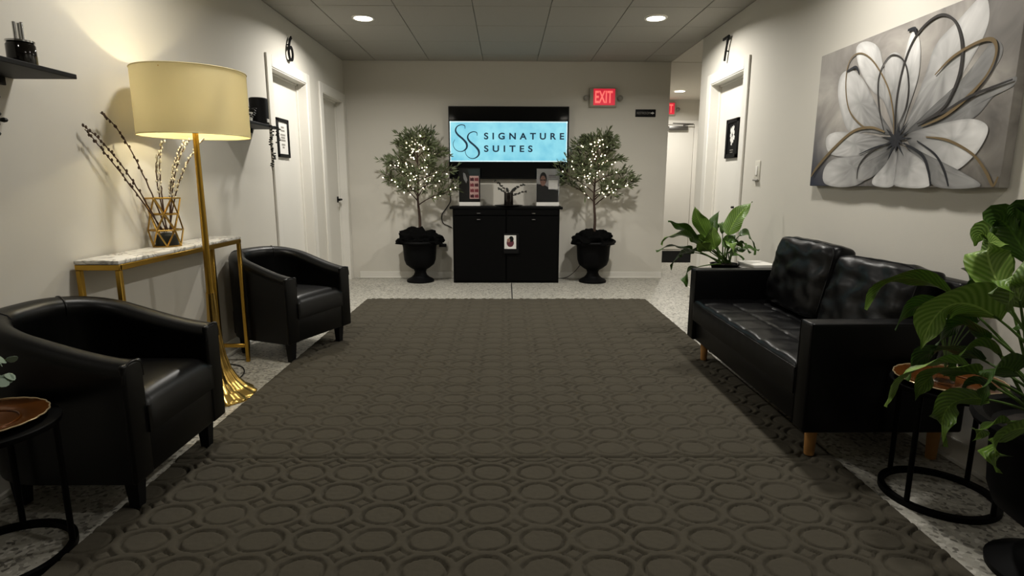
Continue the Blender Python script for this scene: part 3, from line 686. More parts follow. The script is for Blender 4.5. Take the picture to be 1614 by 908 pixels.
# ------------------------------------------------------------ urns, olive trees
URN = [(0, 0), (.165, 0), (.168, .02), (.15, .035), (.11, .055), (.08, .085), (.068, .12), (.078, .15), (.12, .175), (.17, .215), (.19, .27), (.197, .35), (.2, .42), (.21, .46), (.25, .475), (.258, .49), (.25, .505), (.225, .5), (.2, .47), (0, .46)]
def olive_tree(loc, label, seed, hts):
    random.seed(seed); t = thing('potted_olive_tree', label, 'potted tree', loc, group=None)
    MB().lathe(URN, 40, cap=False).done('urn', 'urn', t)
    b = bmesh.new(); bmesh.ops.create_icosphere(b, subdivisions=4, radius=1)
    for v in b.verts:
        d = v.co.normalized(); k = 1+.34*noise.noise(d*2.6+Vector((seed, 0, 0)))+.18*noise.noise(d*5+Vector((0, seed, 0)))
        v.co = (d.x*.25*k, d.y*.24*k, .5+max(-.035, d.z*.1*(k*1.6-.25)))
    MB().add(b).done('cloth_liner', 'liner', t, sharp=60)
    top = Vector((.0, 0, hts))
    P = catmull([(0, 0, .5), (.01, .0, .75), (-.008, 0, 1.0), (.0, .01, 1.25), (0, 0, hts-.15)], 6)
    MB().tube(P, [.02-.014*i/(len(P)-1) for i in range(len(P))], 10).done('trunk', 'bark', t)
    mb = MB(); leaves = []; bulbs = []
    def twig(p, d, L, n):
        e_ = p+d*L; e_.z += .02; c = p+d*L*.5+Vector((0, 0, .03)); Q = bez(p, c, e_, 8); mb.tube(Q, [.0035-.0025*i/8 for i in range(9)], 4, cap=False)
        for i in range(n):
            u = .15+.85*i/n; k = min(7, int(u*8)); q = Q[k].lerp(Q[k+1], u*8-k); tg = (Q[k+1]-Q[k]).normalized()
            s = tg.orthogonal().normalized(); s = Matrix.Rotation(random.uniform(0, 2*PI), 3, tg) @ s
            leaves.append((q, (tg*.75+s*.75).normalized(), random.uniform(.06, .1)))
        leaves.append((Q[-1], d, .07)); leaves.append((Q[-1], (d+Vector((0, 0, .5))).normalized(), .065))
    nb = 22
    for k in range(nb):
        z = .93+(hts-.15-.93)*(k/(nb-1)); a = k*2.4+random.uniform(-.4, .4)
        zr = (z-.93)/(hts-.15-.93)
        R_ = .43*(1-.86*zr**1.2)*random.uniform(.7, 1.08)+.04
        rise = random.uniform(.1, .28)*(1-.65*zr)
        p0 = Vector((0, 0, z)); e_ = Vector((math.cos(a)*R_, math.sin(a)*R_*.5, z+rise)); c = p0.lerp(e_, .4)+Vector((0, 0, .06))
        Q = bez(p0, c, e_, 10); mb.tube(Q, [.0075-.005*i/10 for i in range(11)], 5, cap=False)
        for j in range(3, 11):
            for _ in range((1 if j % 2 else 2) if j < 9 else 2):
                d = Vector((math.cos(a)+random.uniform(-1, 1), math.sin(a)*.6+random.uniform(-.7, .7), random.uniform(-.3, 1.0))).normalized()
                twig(Q[j].copy(), d, random.uniform(.07, .14), random.randint(3, 5))
            if random.random() < .62: bulbs.append(Q[j]+Vector((random.uniform(-.03, .03), random.uniform(-.05, .02), random.uniform(-.04, .04))))
    twig(Vector((0, 0, hts-.16)), Vector((.05, 0, 1)).normalized(), .13, 10); twig(Vector((0, 0, hts-.2)), Vector((-.4, 0, 1)).normalized(), .13, 9)
    mb.done('branches', 'bark', t)['kind'] = 'stuff'
    vs, fs = [], []
    for q, d, L in leaves:
        s = d.cross(Vector((random.uniform(-1, 1), random.uniform(-1, 1), random.uniform(-1, 1)))).normalized()*L*.115; nn = d.cross(s).normalized()*L*.04; k = len(vs)
        vs += [q, q+d*L*.3+s, q+d*L*.35+nn, q+d*L*.3-s, q+d*L*.7+s*.85, q+d*L*.7-s*.85, q+d*L-nn]
        fs += [(k, k+1, k+2), (k, k+2, k+3), (k+1, k+4, k+2), (k+3, k+2, k+5), (k+2, k+4, k+6), (k+2, k+6, k+5)]
    me = bpy.data.meshes.new('leaves'); me.from_pydata([tuple(v) for v in vs], [], fs); o = link('leaves', me, 'olive', t); o['kind'] = 'stuff'
    mb = MB()
    for q in bulbs: mb.sphere(q, .007, 6, 4)
    o = mb.done('light_bulbs', 'bulb', t); o['kind'] = 'stuff'; o['label'] = 'tiny warm fairy lights'
    return t
olive_tree((-1.05, 6.98, 0), 'fairy-lit olive tree in a black urn beside the plain door with a lever handle', 3, 1.80)
olive_tree((1.06, 6.96, 0), 'fairy-lit olive tree in a black urn below the exit sign', 11, 1.78)

# ------------------------------------------------------------ tub armchairs
def armchair(loc, rz, label, onrug):
    t = thing('armchair', label, 'armchair', loc, rz, group='black tub armchairs')
    xf, yc, xb, r = .31, .275, -.275, .235
    path = [(xf+(xb+r-xf)*i/8, -yc) for i in range(9)]
    path += [(xb+r-r*math.sin(a), -yc+r-r*math.cos(a)) for a in [PI/2*i/12 for i in range(1, 13)]]
    half = len(path); path += [(x, -y) for x, y in reversed(path)]
    def top(x): u = max(0, min(1, (xf-x)/(xf-xb))); return .585+.145*(u*u*(3-2*u)*.55+u*.45)
    th = .05
    def section(i):
        x, y = path[i]; a = Vector(path[max(i-1, 0)]); b_ = Vector(path[min(i+1, len(path)-1)]); tg = (b_-a).normalized(); nn = Vector((tg.y, -tg.x))
        if nn.dot(Vector((x+.02, y))) < 0: nn = -nn
        z = top(x); S_ = [(th*.92, .14), (th, .3), (th+.003, z-.06)]
        S_ += [(th*1.08*math.cos(q), z-.045+.045*math.sin(q)) for q in [PI*k/8 for k in range(9)]]
        S_ += [(-th, z-.075), (-th*.9, z-.1), (-th*.8, .4), (-th*.8, .3)]
        return [(x+nn.x*o_, y+nn.y*o_, zz) for o_, zz in S_]
    def part(name, i0, i1):
        vs, fs = [], []; n = 0
        for i in range(i0, i1+1):
            s_ = section(i); n = len(s_); vs += s_
        m_ = i1-i0
        for i in range(m_):
            for k in range(n): fs.append((i*n+k, i*n+(k+1) % n, (i+1)*n+(k+1) % n, (i+1)*n+k))
        fs += [tuple(range(n)), tuple(m_*n+k for k in range(n))[::-1]]
        mb = MB().raw(vs, fs); return mb.done(name, 'leather', t, sharp=50)
    sA = 8+8; sB = len(path)-1-sA
    part('armrest', 0, sA); part('backrest', sA, sB); part('armrest', sB, len(path)-1)
    for i in (sA, sB):   # piping over the seams
        s_ = section(i)[2:13]; MB().tube(s_, .0045, 6).done('piping', 'leather', t)
    # rounded front faces of the arms
    for s in (-1, 1):
        z = top(xf); MB().box(xf-.012, xf+.01, s*yc-.053, s*yc+.053, .14, z-.004, .01, 3).done('arm_front', 'leather', t)
        P = [(xf+.004, s*yc-.054, z-.07), (xf+.006, s*yc-.046, z-.03), (xf+.006, s*yc-.022, z-.006), (xf+.006, s*yc+.022, z-.006), (xf+.006, s*yc+.046, z-.03), (xf+.004, s*yc+.054, z-.07)]
        MB().tube(catmull(P, 5), .0045, 6).done('piping', 'leather', t)
    # seat with a crowned top
    b = bmesh.new(); bmesh.ops.create_grid(b, x_segments=20, y_segments=20, size=1)
    vs = []; fs = []; N = 20
    for j in range(N+1):
        for i in range(N+1):
            u, v_ = -1+2*i/N, -1+2*j/N
            x = -.21+.525*(u+1)/2; hw = .232 if x > -.05 else .232*math.sqrt(max(.2, 1-((-.05-x)/.22)**2)); y = v_*hw
            e_ = (1-abs(u)**14)*(1-abs(v_)**14)
            vs.append((x+.012*(u > .9), y, .4+.045*e_**.35+.014*(1-u*u)*(1-v_*v_)))
    b.free()
    n1 = N+1
    for j in range(N):
        for i in range(N): fs.append((j*n1+i, j*n1+i+1, (j+1)*n1+i+1, (j+1)*n1+i))
    ring = [i for i in range(n1)]+[j*n1+N for j in range(1, n1)]+[N*n1+i for i in range(N-1, -1, -1)]+[j*n1 for j in range(N-1, 0, -1)]
    k = len(vs); vs += [(vs[i][0], vs[i][1], .3) for i in ring]; L = len(ring)
    for i in range(L): fs.append((ring[i], k+i, k+(i+1) % L, ring[(i+1) % L]))
    fs.append(tuple(k+i for i in range(L)))
    MB().raw(vs, fs).done('seat', 'leather', t, sharp=60)
    MB().box(-.26, xf+.006, -.235, .235, .14, .31, .012).done('seat_base', 'leather', t)
    for li, (sx, sy) in enumerate(((.26, -.25), (.26, .25), (-.2, -.2), (-.2, .2))):
        zl = .0195 if li in onrug else 0; mb = MB(); a, b_ = .026, .018
        vs = [(sx+p*b_, sy+q*b_, zl) for p, q in ((-1,-1),(1,-1),(1,1),(-1,1))]+[(sx+p*a, sy+q*a, .145) for p, q in ((-1,-1),(1,-1),(1,1),(-1,1))]
        mb.raw(vs, [(3,2,1,0), (4,5,6,7)]+[(i, (i+1) % 4, 4+(i+1) % 4, 4+i) for i in range(4)]).done('leg', 'black', t)
    return t
armchair((-1.622, 2.215, .0), 0, 'black leather tub armchair between the floor lamp and the small round table', (0, 1))
armchair((-1.595, 4.085, 0), math.radians(-22), 'black leather tub armchair set at an angle between the console table and the white doors', (1,))

# ------------------------------------------------------------ sofa
sf = thing('sofa', 'black leather two-seat sofa with light wooden legs', 'sofa', (1.595, 3.05, 0), PI)
SW, SD = .785, .345
MB().box(-SD+.02, SD-.02, -SW+.06, SW-.06, .16, .3, .012).done('base', 'sofaleather', sf)
MB().box(-SD, -SD+.09, -SW+.02, SW-.02, .16, .8, .02, 3).done('back_frame', 'sofaleather', sf)
for s in (-1, 1):
    a = MB().box(-SD+.01, SD, min(s*SW, s*(SW-.1)), max(s*SW, s*(SW-.1)), .16, .635, .012, 3).done('armrest', 'sofaleather', sf)
    P = [(SD-.002, s*(SW-.004), .17), (SD-.002, s*(SW-.004), .63), (-SD+.1, s*(SW-.004), .633)]; MB().tube(P, .004, 6).tube([(q[0], s*(SW-.096), q[2]) for q in P], .004, 6).done('piping', 'sofaleather', a)
# tufted seat cushion
N1, N2 = 60, 130; vs, fs = [], []
x0, x1, y0, y1 = -.24, SD+.005, -SW+.102, SW-.102
for j in range(N2+1):
    for i in range(N1+1):
        x = x0+(x1-x0)*i/N1; y = y0+(y1-y0)*j/N2
        u = abs(math.sin(PI*(x-x0)/(x1-x0)*3)); v_ = abs(math.sin(PI*(y-y0)/(y1-y0)*7))
        h = .436+.010*(u*v_)**.28+.004*noise.noise((x*14, y*14, 0)); e_ = min(i, N1-i, j, N2-j)
        if e_ < 3: h -= (.022, .008, .002)[e_]
        vs.append((x, y, h))
n1 = N1+1
for j in range(N2):
    for i in range(N1): fs.append((j*n1+i, j*n1+i+1, (j+1)*n1+i+1, (j+1)*n1+i))
ring = list(range(n1))+[j*n1+N1 for j in range(1, N2+1)]+[N2*n1+i for i in range(N1-1, -1, -1)]+[j*n1 for j in range(N2-1, 0, -1)]
k = len(vs); vs += [(vs[i][0], vs[i][1], .3) for i in ring]; L = len(ring)
for i in range(L): fs.append((ring[i], k+i, k+(i+1) % L, ring[(i+1) % L]))
fs.append(tuple(k+i for i in range(L)))
sc_ = MB().raw(vs, fs).done('seat_cushion', 'sofaleather', sf, sharp=60)
MB().tube([(x1-.004, y0, .415), (x1-.004, y1, .415)], .005, 6).done('piping', 'sofaleather', sc_)
def back_cushion(yc, hw, lean, dz, seed, rz=0):
    b = bmesh.new(); bmesh.ops.create_cube(b, size=2); bmesh.ops.subdivide_edges(b, edges=b.edges[:], cuts=22, use_grid_fill=True)
    for v in b.verts:
        q = v.co.copy(); x, y, z = q
        # pillow: rounded corners, thin at rim
        rim = max(abs(y), abs(z)); puff = (1-abs(y)**5)*(1-abs(z)**5)
        nx = x*(.062+.03*puff**.6)
        kx = 1-.05*abs(x)**4
        wr = .016*noise.noise((y*3+seed, z*3.2, x*2))+.007*noise.noise((y*6+z*3.5, z*5-y*3+seed, 3))+.005*abs(noise.noise((y*13, z*4+seed, 7)))
        rc = 1-.035*(abs(y)**6)*(abs(z)**6)*1.6
        v.co = (nx+wr*(1 if x > 0 else .2)*(1 if rim < .97 else .4), y*hw*rc*kx, z*.215*rc*kx+.008*noise.noise((y*4+seed, 1, x)))
    M4 = Matrix.Translation((-.178, yc, .645+dz)) @ Matrix.Rotation(lean, 4, 'Y') @ Matrix.Rotation(rz, 4, 'X')
    c = MB().add(b, M4).done('back_cushion', 'sofaleather', sf, sharp=60)
    P = [(math.copysign(abs(math.cos(a))**.28, math.cos(a))*hw*.955, math.copysign(abs(math.sin(a))**.28, math.sin(a))*.207) for a in [2*PI*i/64 for i in range(64)]]
    MB().tube([M4 @ Vector((.058, p[0], p[1])) for p in P], .005, 6, closed=True).done('piping', 'sofaleather', c)
back_cushion(-.285, .325, math.radians(-11), .012, 1.3)
back_cushion(.352, .32, math.radians(-15), -.02, 6.1, math.radians(1.5))
for sx, sy in ((.255, -.69), (.255, .69), (-.29, -.69), (-.29, .69)):
    zl = .0195 if sx > 0 else 0; MB().lathe([(.019, zl), (.021, zl+.003), (.027, .16)], 20, c=(sx, sy, .0)).done('leg', 'wood', sf)

# ------------------------------------------------------------ floor lamp
lp = thing('floor_lamp', 'gold floor lamp with a cream drum shade and fluted trumpet base', 'floor lamp', (-1.625, 3.12, 0))
prof = [(.19, 0), (.192, .008), (.18, .02), (.14, .05), (.1, .1), (.07, .16), (.05, .24), (.037, .34), (.028, .46), (.023, .6)]
pr = [];
for i in range(len(prof)-1):
    for k in range(5): u = k/5; pr.append((prof[i][0]*(1-u)+prof[i+1][0]*u, prof[i][1]*(1-u)+prof[i+1][1]*u))
pr.append(prof[-1])
MB().lathe(pr, 120, mod=lambda a, z: 1+(.055*math.cos(14*(a+z*1.4)))*max(0, min(1, (.55-z)/.3))*(1 if z > .012 else .3)).done('base', 'goldbright', lp, sharp=80)
MB().lathe([(.0225, .58), (.019, .62), (.016, 1.0), (.014, 1.44), (.014, 1.482)], 16).done('pole', 'gold', lp)
MB().lathe([(.02, 1.48), (.022, 1.485), (.022, 1.52), (.014, 1.53)], 16).done('socket', 'brass', lp)
Rs, zb, zt = .265, 1.432, 1.752
sh = MB().lathe([(Rs, zb), (Rs, zt)], 72, cap=False).done('lamp_shade', 'shade', lp)
for z in (zb, zt): MB().tube([(Rs*math.cos(a), Rs*math.sin(a), z) for a in [2*PI*i/64 for i in range(64)]], .003, 6, closed=True).done('rim', 'shade', sh)
mb = MB()
for k in range(3): a = 2*PI*k/3+.5; mb.tube([(.012*math.cos(a), .012*math.sin(a), 1.72), (Rs*math.cos(a), Rs*math.sin(a), 1.735)], .003, 6)
mb.tube([(.0, 0, 1.655), (0, 0, 1.725)], .004, 6); mb.tube([(.014, 0, 1.52), (.05, 0, 1.58), (.0, 0, 1.665)], .003, 6); mb.tube([(-.014, 0, 1.52), (-.05, 0, 1.58), (.0, 0, 1.665)], .003, 6)
mb.done('shade_frame', 'brass', sh)
MB().lathe([(.0, 1.525), (.012, 1.526), (.016, 1.545), (.03, 1.57), (.03, 1.59), (.02, 1.61), (0, 1.615)], 16, cap=False).done('light_bulb', 'bulbglow', lp)
mb = MB()
L = bpy.data.lights.new('lamp_light', 'POINT'); L.energy = LAMP_W; L.color = (1, .89, .6); L.shadow_soft_size = .034
o = bpy.data.objects.new('lamp_light', L); C.objects.link(o); o.parent = lp; o.location = (0, 0, 1.575)
bpy.data.objects['light_bulb'].visible_shadow = True
P = catmull([(-1.63, 3.32, .012), (-1.66, 3.5, .006), (-1.72, 3.62, .006), (-1.8, 3.68, .006), (-1.93, 3.72, .006)], 8)
tag(MB().tube(P, .004).done('lamp_cord', 'cord'), 'dark lamp cord lying on the floor beside the lamp base', 'cord')

# ------------------------------------------------------------ console table
ct = thing('console_table', 'narrow console table with a white marble top and gold frame', 'table', (-1.835, 3.175, 0))
cw, cl, ch = .1, .605, .85
MB().box(-cw, cw, -cl, cl, ch-.018, ch, .003).done('marble_top', 'marble', ct)
mb = MB()
for s in (-1, 1): mb.box(s*(cw-.01)-.01, s*(cw-.01)+.01, -cl+.01, cl-.01, ch-.045, ch-.019, .002, 1); mb.box(-cw, cw, s*(cl-.012)-.01, s*(cl-.012)+.01, ch-.045, ch-.019, .002, 1)
mb.done('top_frame', 'gold', ct)
for sx in (-1, 1):
    for sy in (-1, 1): MB().box(sx*(cw-.012)-.011, sx*(cw-.012)+.011, sy*(cl-.014)-.011, sy*(cl-.014)+.011, 0, ch-.046, .002, 1).done('leg', 'gold', ct)
for sy in (-1, 1): MB().box(-cw+.024, cw-.024, sy*(cl-.014)-.009, sy*(cl-.014)+.009, .1, .125, .002, 1).done('stretcher', 'gold', ct)
# geometric vase
vz = thing('geometric_vase', 'gold wire vase of open triangles on the console table', 'vase', (-1.86, 3.17, ch))
R_, HV = .078, .265; mb = MB(); nd = {}
for lv in range(4):
    for k in range(6):
        a = 2*PI*(k+(.5 if lv % 2 else 0))/6; rr = R_*(1.06 if lv % 2 else .96); nd[lv, k] = Vector((rr*math.cos(a), rr*math.sin(a), .004+lv*(HV-.008)/3))
for lv in range(4):
    for k in range(6): mb.tube([nd[lv, k], nd[lv, (k+1) % 6]], .0042, 6)
for lv in range(3):
    for k in range(6):
        mb.tube([nd[lv, k], nd[lv+1, k]], .0042, 6); mb.tube([nd[lv, k], nd[lv+1, (k-1) % 6 if lv % 2 == 0 else (k+1) % 6]], .0042, 6)
mb.done('wire_frame', 'brass', vz)
mb = MB(); mb.lathe([(.055, 0), (.055, .06), (.02, .075), (0, .075)], 12, cap=False); mb.lathe([(0, .0), (.055, 0)], 12, cap=False); mb.done('dark_filling', 'darkleaf', vz)
def stem(tip, mid, label, budm, n, off=(0, 0)):
    b0 = Vector((-1.86+off[0], 3.17+off[1], ch+.08)); t = thing('willow_stem', label, 'branch', b0, group=label)
    m_ = mid-b0; e_ = tip-b0; c = m_*2-e_*.5; Q = bez(Vector((0, 0, 0)), c, e_, 24)
    Q = [q+Vector((.004*noise.noise((i*.7, off[0]*90, 1)), .004*noise.noise((i*.7, off[1]*90, 5)), 0)) for i, q in enumerate(Q)]
    MB().tube(Q, [.004-.002*i/24 for i in range(25)], 6).done('twig', 'twig', t)
    mb = MB()
    for i in range(8, 25):
        for _ in range(n):
            q = Q[i].lerp(Q[i-1], random.random()); d = Vector((random.uniform(-1, 1), random.uniform(-1, 1), random.uniform(0, 1))).normalized(); mb.sphere(q+d*.006, .0066, 6, 5, (.8, .8, 1.3))
    mb.done('buds', budm, t)['kind'] = 'stuff'
Z = lambda px, py, Y: atY(px, py, Y)
for i, (px, py, mx_, my_, Y, bm_) in enumerate([(131,198,195,265,2.98,'catkin_dark'), (134,204,190,272,2.96,'catkin_dark'), (158,178,208,240,3.0,'catkin_dark')]):
    tp = atX(px, py, XL+.03+.008*i); md = atX(mx_, my_, XL+.055)
    stem(tp, md, ('brown budded twig leaning from the gold vase away from the lamp', 'brown budded twig leaning from the gold vase away from the lamp', 'long brown budded twig reaching highest from the gold vase')[i], bm_, 1, (.012*i-.01, -.02))
for i, (px, py, mx_, my_, Y, bm_) in enumerate([(258,222,252,270,3.12,'catkin'), (253,240,247,280,3.15,'catkin')]):
    stem(Z(px, py, Y), Z(mx_, my_, 3.15), 'upright twig with pale buds in the gold vase below the shade', bm_, 1, (.005*i, .01))
for i, (px, py, mx_, my_, Y, bm_) in enumerate([(322,218,285,280,3.26,'catkin'), (300,218,276,275,3.24,'catkin'), (291,222,270,285,3.2,'catkin')]):
    stem(Z(px, py, Y), Z(mx_, my_, 3.21), 'white-budded twig leaning from the gold vase behind the lamp pole', bm_, 2, (.01, .02+.008*i))

# ------------------------------------------------------------ wall shelves and what stands on them
def shelf(y0, y1, z, label, d=.25):
    t = thing('wall_shelf', label, 'shelf', (XL, (y0+y1)/2, z)); h = (y1-y0)/2
    MB().box(0, d, -h, h, -.018, 0, .002, 1).done('board', 'black', t)
    MB().box(0, .01, -h+.05, h-.05, -.05, -.018, .002, 1).done('wall_bracket', 'blackmetal', t)
shelf(1.8, 2.41, 1.615, 'thin black floating shelf holding a chrome-topped black bottle')
shelf(4.02, 4.62, 1.615, 'thin black floating shelf holding a black jar beside door 6', .19)
bt = thing('candle_jar', 'black ribbed glass jar with three chrome tubes on the shelf', 'jar', (-1.77, 2.24, 1.615))
bt['label'] = 'squat black bottle with chrome reed tubes on the shelf'; bt['category'] = 'bottle'
MB().lathe([(0, 0), (.042, 0), (.045, .006), (.045, .07), (.04, .078), (0, .078)], 28, cap=False).done('bottle', 'glassdark', bt)
MB().lathe([(.02, .078), (.044, .08), (.044, .086), (.02, .088)], 28).done('collar', 'chrome', bt)
for k in range(3): a = 2*PI*k/3; MB().lathe([(.0055, .086), (.0055, .15)], 10, c=(.012*math.cos(a), .012*math.sin(a), 0)).done('tube', 'chrome', bt)
for k in range(3):
    y = 1.9+.075*k
    c = thing('tea_light', 'low black tea light cup beside the chrome-topped bottle', 'candle', (-1.73, y, 1.615), group='tea light cups on the shelf')
    MB().lathe([(0, 0), (.026, 0), (.03, .03), (.027, .031), (.024, .006), (0, .006)], 20, cap=False).done('cup', 'glassdark', c); MB().lathe([(0, .006), (.023, .007), (.022, .02), (0, .021)], 16, cap=False).done('wax', 'darkgrey', c)
# trailing dark plant hanging beneath the first shelf, mostly out of view
def trailing(loc, L, label, dense=26, sw=.02, r=.008, root=None):
    t = thing('trailing_vine', label, 'plant', loc); P = [(.01*math.sin(i*.5), .008*math.cos(i*.7), -L*i/24) for i in range(25)]
    P = [(0-.03, 0, .008)]+P; MB().tube(P, .002, 5).done('stem', 'darkleaf', t); mb = MB()
    for i in range(dense):
        q = Vector(P[1+int(i*23/dense)]); d = Vector((random.uniform(-1, 1), random.uniform(-1, 1), random.uniform(-.5, .5))).normalized(); mb.sphere(q+d*sw*.5, r, 6, 4, (1, 1, .7))
    mb.done('leaves', 'darkleaf', t)['kind'] = 'stuff'
trailing((XL+.2, 4.44, 1.612), .33, 'dark beaded vine trailing far down from the shelf with the black jar', 44)
trailing((XL+.2, 4.58, 1.612), .13, 'short dark vine at the tip of the shelf with the black jar', 16)
trailing((XL+.26, 1.99, 1.612), .3, 'dark leafy vine hanging from the shelf with the chrome-topped bottle', 40, .03, .012)
jr = thing('candle_jar', 'tall black cylindrical candle jar on the shelf beside door 6', 'jar', (-1.845, 4.48, 1.615))
MB().lathe([(0, 0), (.06, 0), (.065, .006), (.065, .19), (.06, .195), (.056, .17), (0, .17)], 32, cap=False).done('jar', 'black', jr)
MB().box(.058, .067, -.02, .016, .02, .045, .001, 1).done('label_tag', 'paper', jr)
pl = thing('shelf_plant', 'small dark plant with a white pot on the shelf beside the jar', 'plant', (-1.85, 4.27, 1.615))
MB().lathe([(0, 0), (.035, 0), (.045, .07), (.04, .07), (.03, .05), (0, .05)], 20, cap=False).done('pot', 'white', pl); mb = MB()
for i in range(46):
    d = Vector((random.gauss(0, 1), random.gauss(.25, 1), random.gauss(.2, .6))).normalized(); mb.sphere(Vector((0, .02, .075))+d*random.uniform(.03, .065), .013, 6, 4, (1, 1, .5))
mb.done('leaves', 'darkleaf', pl)['kind'] = 'stuff'

# ------------------------------------------------------------ small round tables
def ring_table(loc, label, H_=.46, r=.2, rot=.4):
    t = thing('side_table', label, 'table', loc, rot)
    MB().lathe([(0, H_-.02), (r, H_-.02), (r+.003, H_-.014), (r+.003, H_-.003), (r, H_), (0, H_)], 48, cap=False).done('table_top', 'blackmetal', t)
    b = r-.012
    MB().lathe([(b-.011, .0), (b+.011, .0), (b+.011, .022), (b-.011, .022), (b-.011, 0)], 48, cap=False).done('floor_ring', 'blackmetal', t)
    for k in range(4): a = PI/2*k; MB().lathe([(.0095, .02), (.0095, H_-.018)], 12, c=(b*math.cos(a), b*math.sin(a), 0)).done('leg', 'blackmetal', t)
    return t
def charger(loc, label):
    t = thing('charger_plate', label, 'plate', loc)
    sc = lambda a, z: 1+.018*abs(math.cos(12*a))*(1 if z > .012 else .3)
    MB().lathe([(0, 0), (.1, 0), (.115, .005), (.172, .02), (.174, .023), (.17, .024), (.112, .011), (.1, .006), (0, .006)], 96, mod=sc, cap=False).done('plate', 'amber', t, sharp=60)
    MB().tube([(.173*sc(a, 1)*math.cos(a), .173*sc(a, 1)*math.sin(a), .0235) for a in [2*PI*i/96 for i in range(96)]], .0024, 6, closed=True).done('rim', 'amber_rim', t)
    MB().tube([(.1*math.cos(a), .1*math.sin(a), .009) for a in [2*PI*i/64 for i in range(64)]], .003, 6, closed=True).done('inner_ring', 'amber', t)
ring_table((-1.62, 1.68, 0), 'round black metal side table beside the near tub armchair')
bpy.data.objects['side_table']['label'] = 'round black metal side table next to a tub armchair'
charger((-1.622, 1.68, .46), 'scalloped amber charger plate on the table next to the armchair')
ring_table((1.685, 2.05, 0), 'round black metal side table between the sofa and the peace lily urn')
charger((1.66, 2.045, .46), 'scalloped amber charger plate on the table beside the sofa')
# eucalyptus in a little vase
ev = thing('eucalyptus_vase', 'pale green eucalyptus sprigs in a small vase on the round table', 'vase', (-1.665, 1.66, .4665))
MB().lathe([(0, 0), (.03, 0), (.035, .03), (.02, .09), (.024, .1), (.018, .1), (.015, .08), (0, .02)], 20, cap=False).done('vase', 'white', ev)
for k, tip in enumerate(((.15, .03, .2), (.13, .05, .13), (.02, .06, .24), (-.07, .02, .2), (.0, -.08, .18))):
    Q = bez(Vector((0, 0, .05)), Vector((tip[0]*.2, tip[1]*.2, tip[2]*.9)), Vector(tip), 10); MB().tube(Q, .002, 5).done('stem', 'stalk', ev)
    for i in range(4, 11):
        for s in (-1, 1):
            q = Q[i]; d = Vector((random.uniform(-.5, .5), random.uniform(-1, 1)*.5+s*.8, random.uniform(-.2, .5))).normalized(); nn = d.orthogonal().normalized(); sd = d.cross(nn); rr = random.uniform(.013, .019)
            vs = [q+d*rr+(d*math.cos(a)+sd*math.sin(a))*rr+nn*.002*math.cos(2*a) for a in [2*PI*j/10 for j in range(10)]]
            MB().raw(vs+[v+nn*.0008 for v in vs], [tuple(range(10)), tuple(range(10, 20))[::-1]]+[(j, (j+1) % 10, 10+(j+1) % 10, 10+j) for j in range(10)]).done('leaf', 'eucalyptus', ev)
# white flowers on the right table
wf = thing('flower_vase', 'clear vase of white blossoms on the table beside the sofa', 'vase', (1.645, 2.05, .467))
MB().lathe([(0, 0), (.035, 0), (.04, .05), (.032, .12), (.035, .13), (.031, .13), (.028, .12), (.035, .05), (.03, .006), (0, .006)], 24, cap=False).done('vase', 'glass', wf)
for k in range(8):
    a = k*2.4; tip = Vector((.085*math.cos(a)*(.5+.5*(k % 3)/2), .085*math.sin(a)*(.5+.5*(k % 3)/2), .235+.022*(k % 4))); Q = bez(Vector((0, 0, .02)), Vector((0, 0, .13)), tip, 6); MB().tube(Q, .002, 5).done('stem', 'stalk', wf)
    fb = MB()
    for j in range(7):
        b_ = 2*PI*j/7; d = Vector((math.cos(b_), math.sin(b_), .5)).normalized(); fb.sphere(tip+d*.018, .017, 8, 5, (1, 1, .55))
    fb.sphere(tip, .012, 8, 5); fb.done('blossom', 'petalwhite', wf)

# ------------------------------------------------------------ peace lilies
def leaf_parts(root, org, b0, mid, tip, W, roll, m_, s0=.38, fold=.25, wave=.012):
    b0, mid, tip = Vector(b0)-org, Vector(mid)-org, Vector(tip)-org
    c = mid*2-(b0+tip)/2; N = 28; Q = bez(b0, c, tip, N); i0 = int(N*s0)
    lf_vs, uvs, fs = [], [], []; NV = 8; ph = random.uniform(0, 6)
    for i in range(i0, N+1):
        u = (i-i0)/(N-i0); tg = (Q[min(i+1, N)]-Q[max(i-1, 0)]).normalized()
        lat = tg.cross(Vector((0, 0, 1))); lat = lat.normalized() if lat.length > .05 else tg.orthogonal().normalized()
        lat = Matrix.Rotation(roll, 3, tg) @ lat; nn = lat.cross(tg).normalized()
        wd = W*(math.sin(PI*min(1, u**.72))**.85)*(1-.25*u)+.0015
        if u > .88: wd *= max(.12, (1-u)/.12*.8+.12)
        for k in range(NV+1):
            v_ = -1+2*k/NV; off = fold*abs(v_)*wd-.12*abs(v_)**3*wd+wave*math.sin(u*11+ph+(1.7 if v_ > 0 else 0))*abs(v_)**1.5
            lf_vs.append(Q[i]+lat*(wd*v_)+nn*off); uvs.append(((v_+1)/2, u))
    R_ = NV+1
    for i in range(N-i0):
        for k in range(NV): fs.append((i*R_+k, i*R_+k+1, (i+1)*R_+k+1, (i+1)*R_+k))
    me = bpy.data.meshes.new('leaf'); me.from_pydata([tuple(v) for v in lf_vs], [], fs); uv = me.uv_layers.new(name='UVMap')
    for lp_ in me.loops: uv.data[lp_.index].uv = uvs[lp_.vertex_index]
    lo = link('leaf', me, m_, root, sharp=180)
    MB().tube(Q[:i0+2], [.006-.003*i/(i0+1) for i in range(i0+2)], 6).done('stalk', 'stalk', lo)
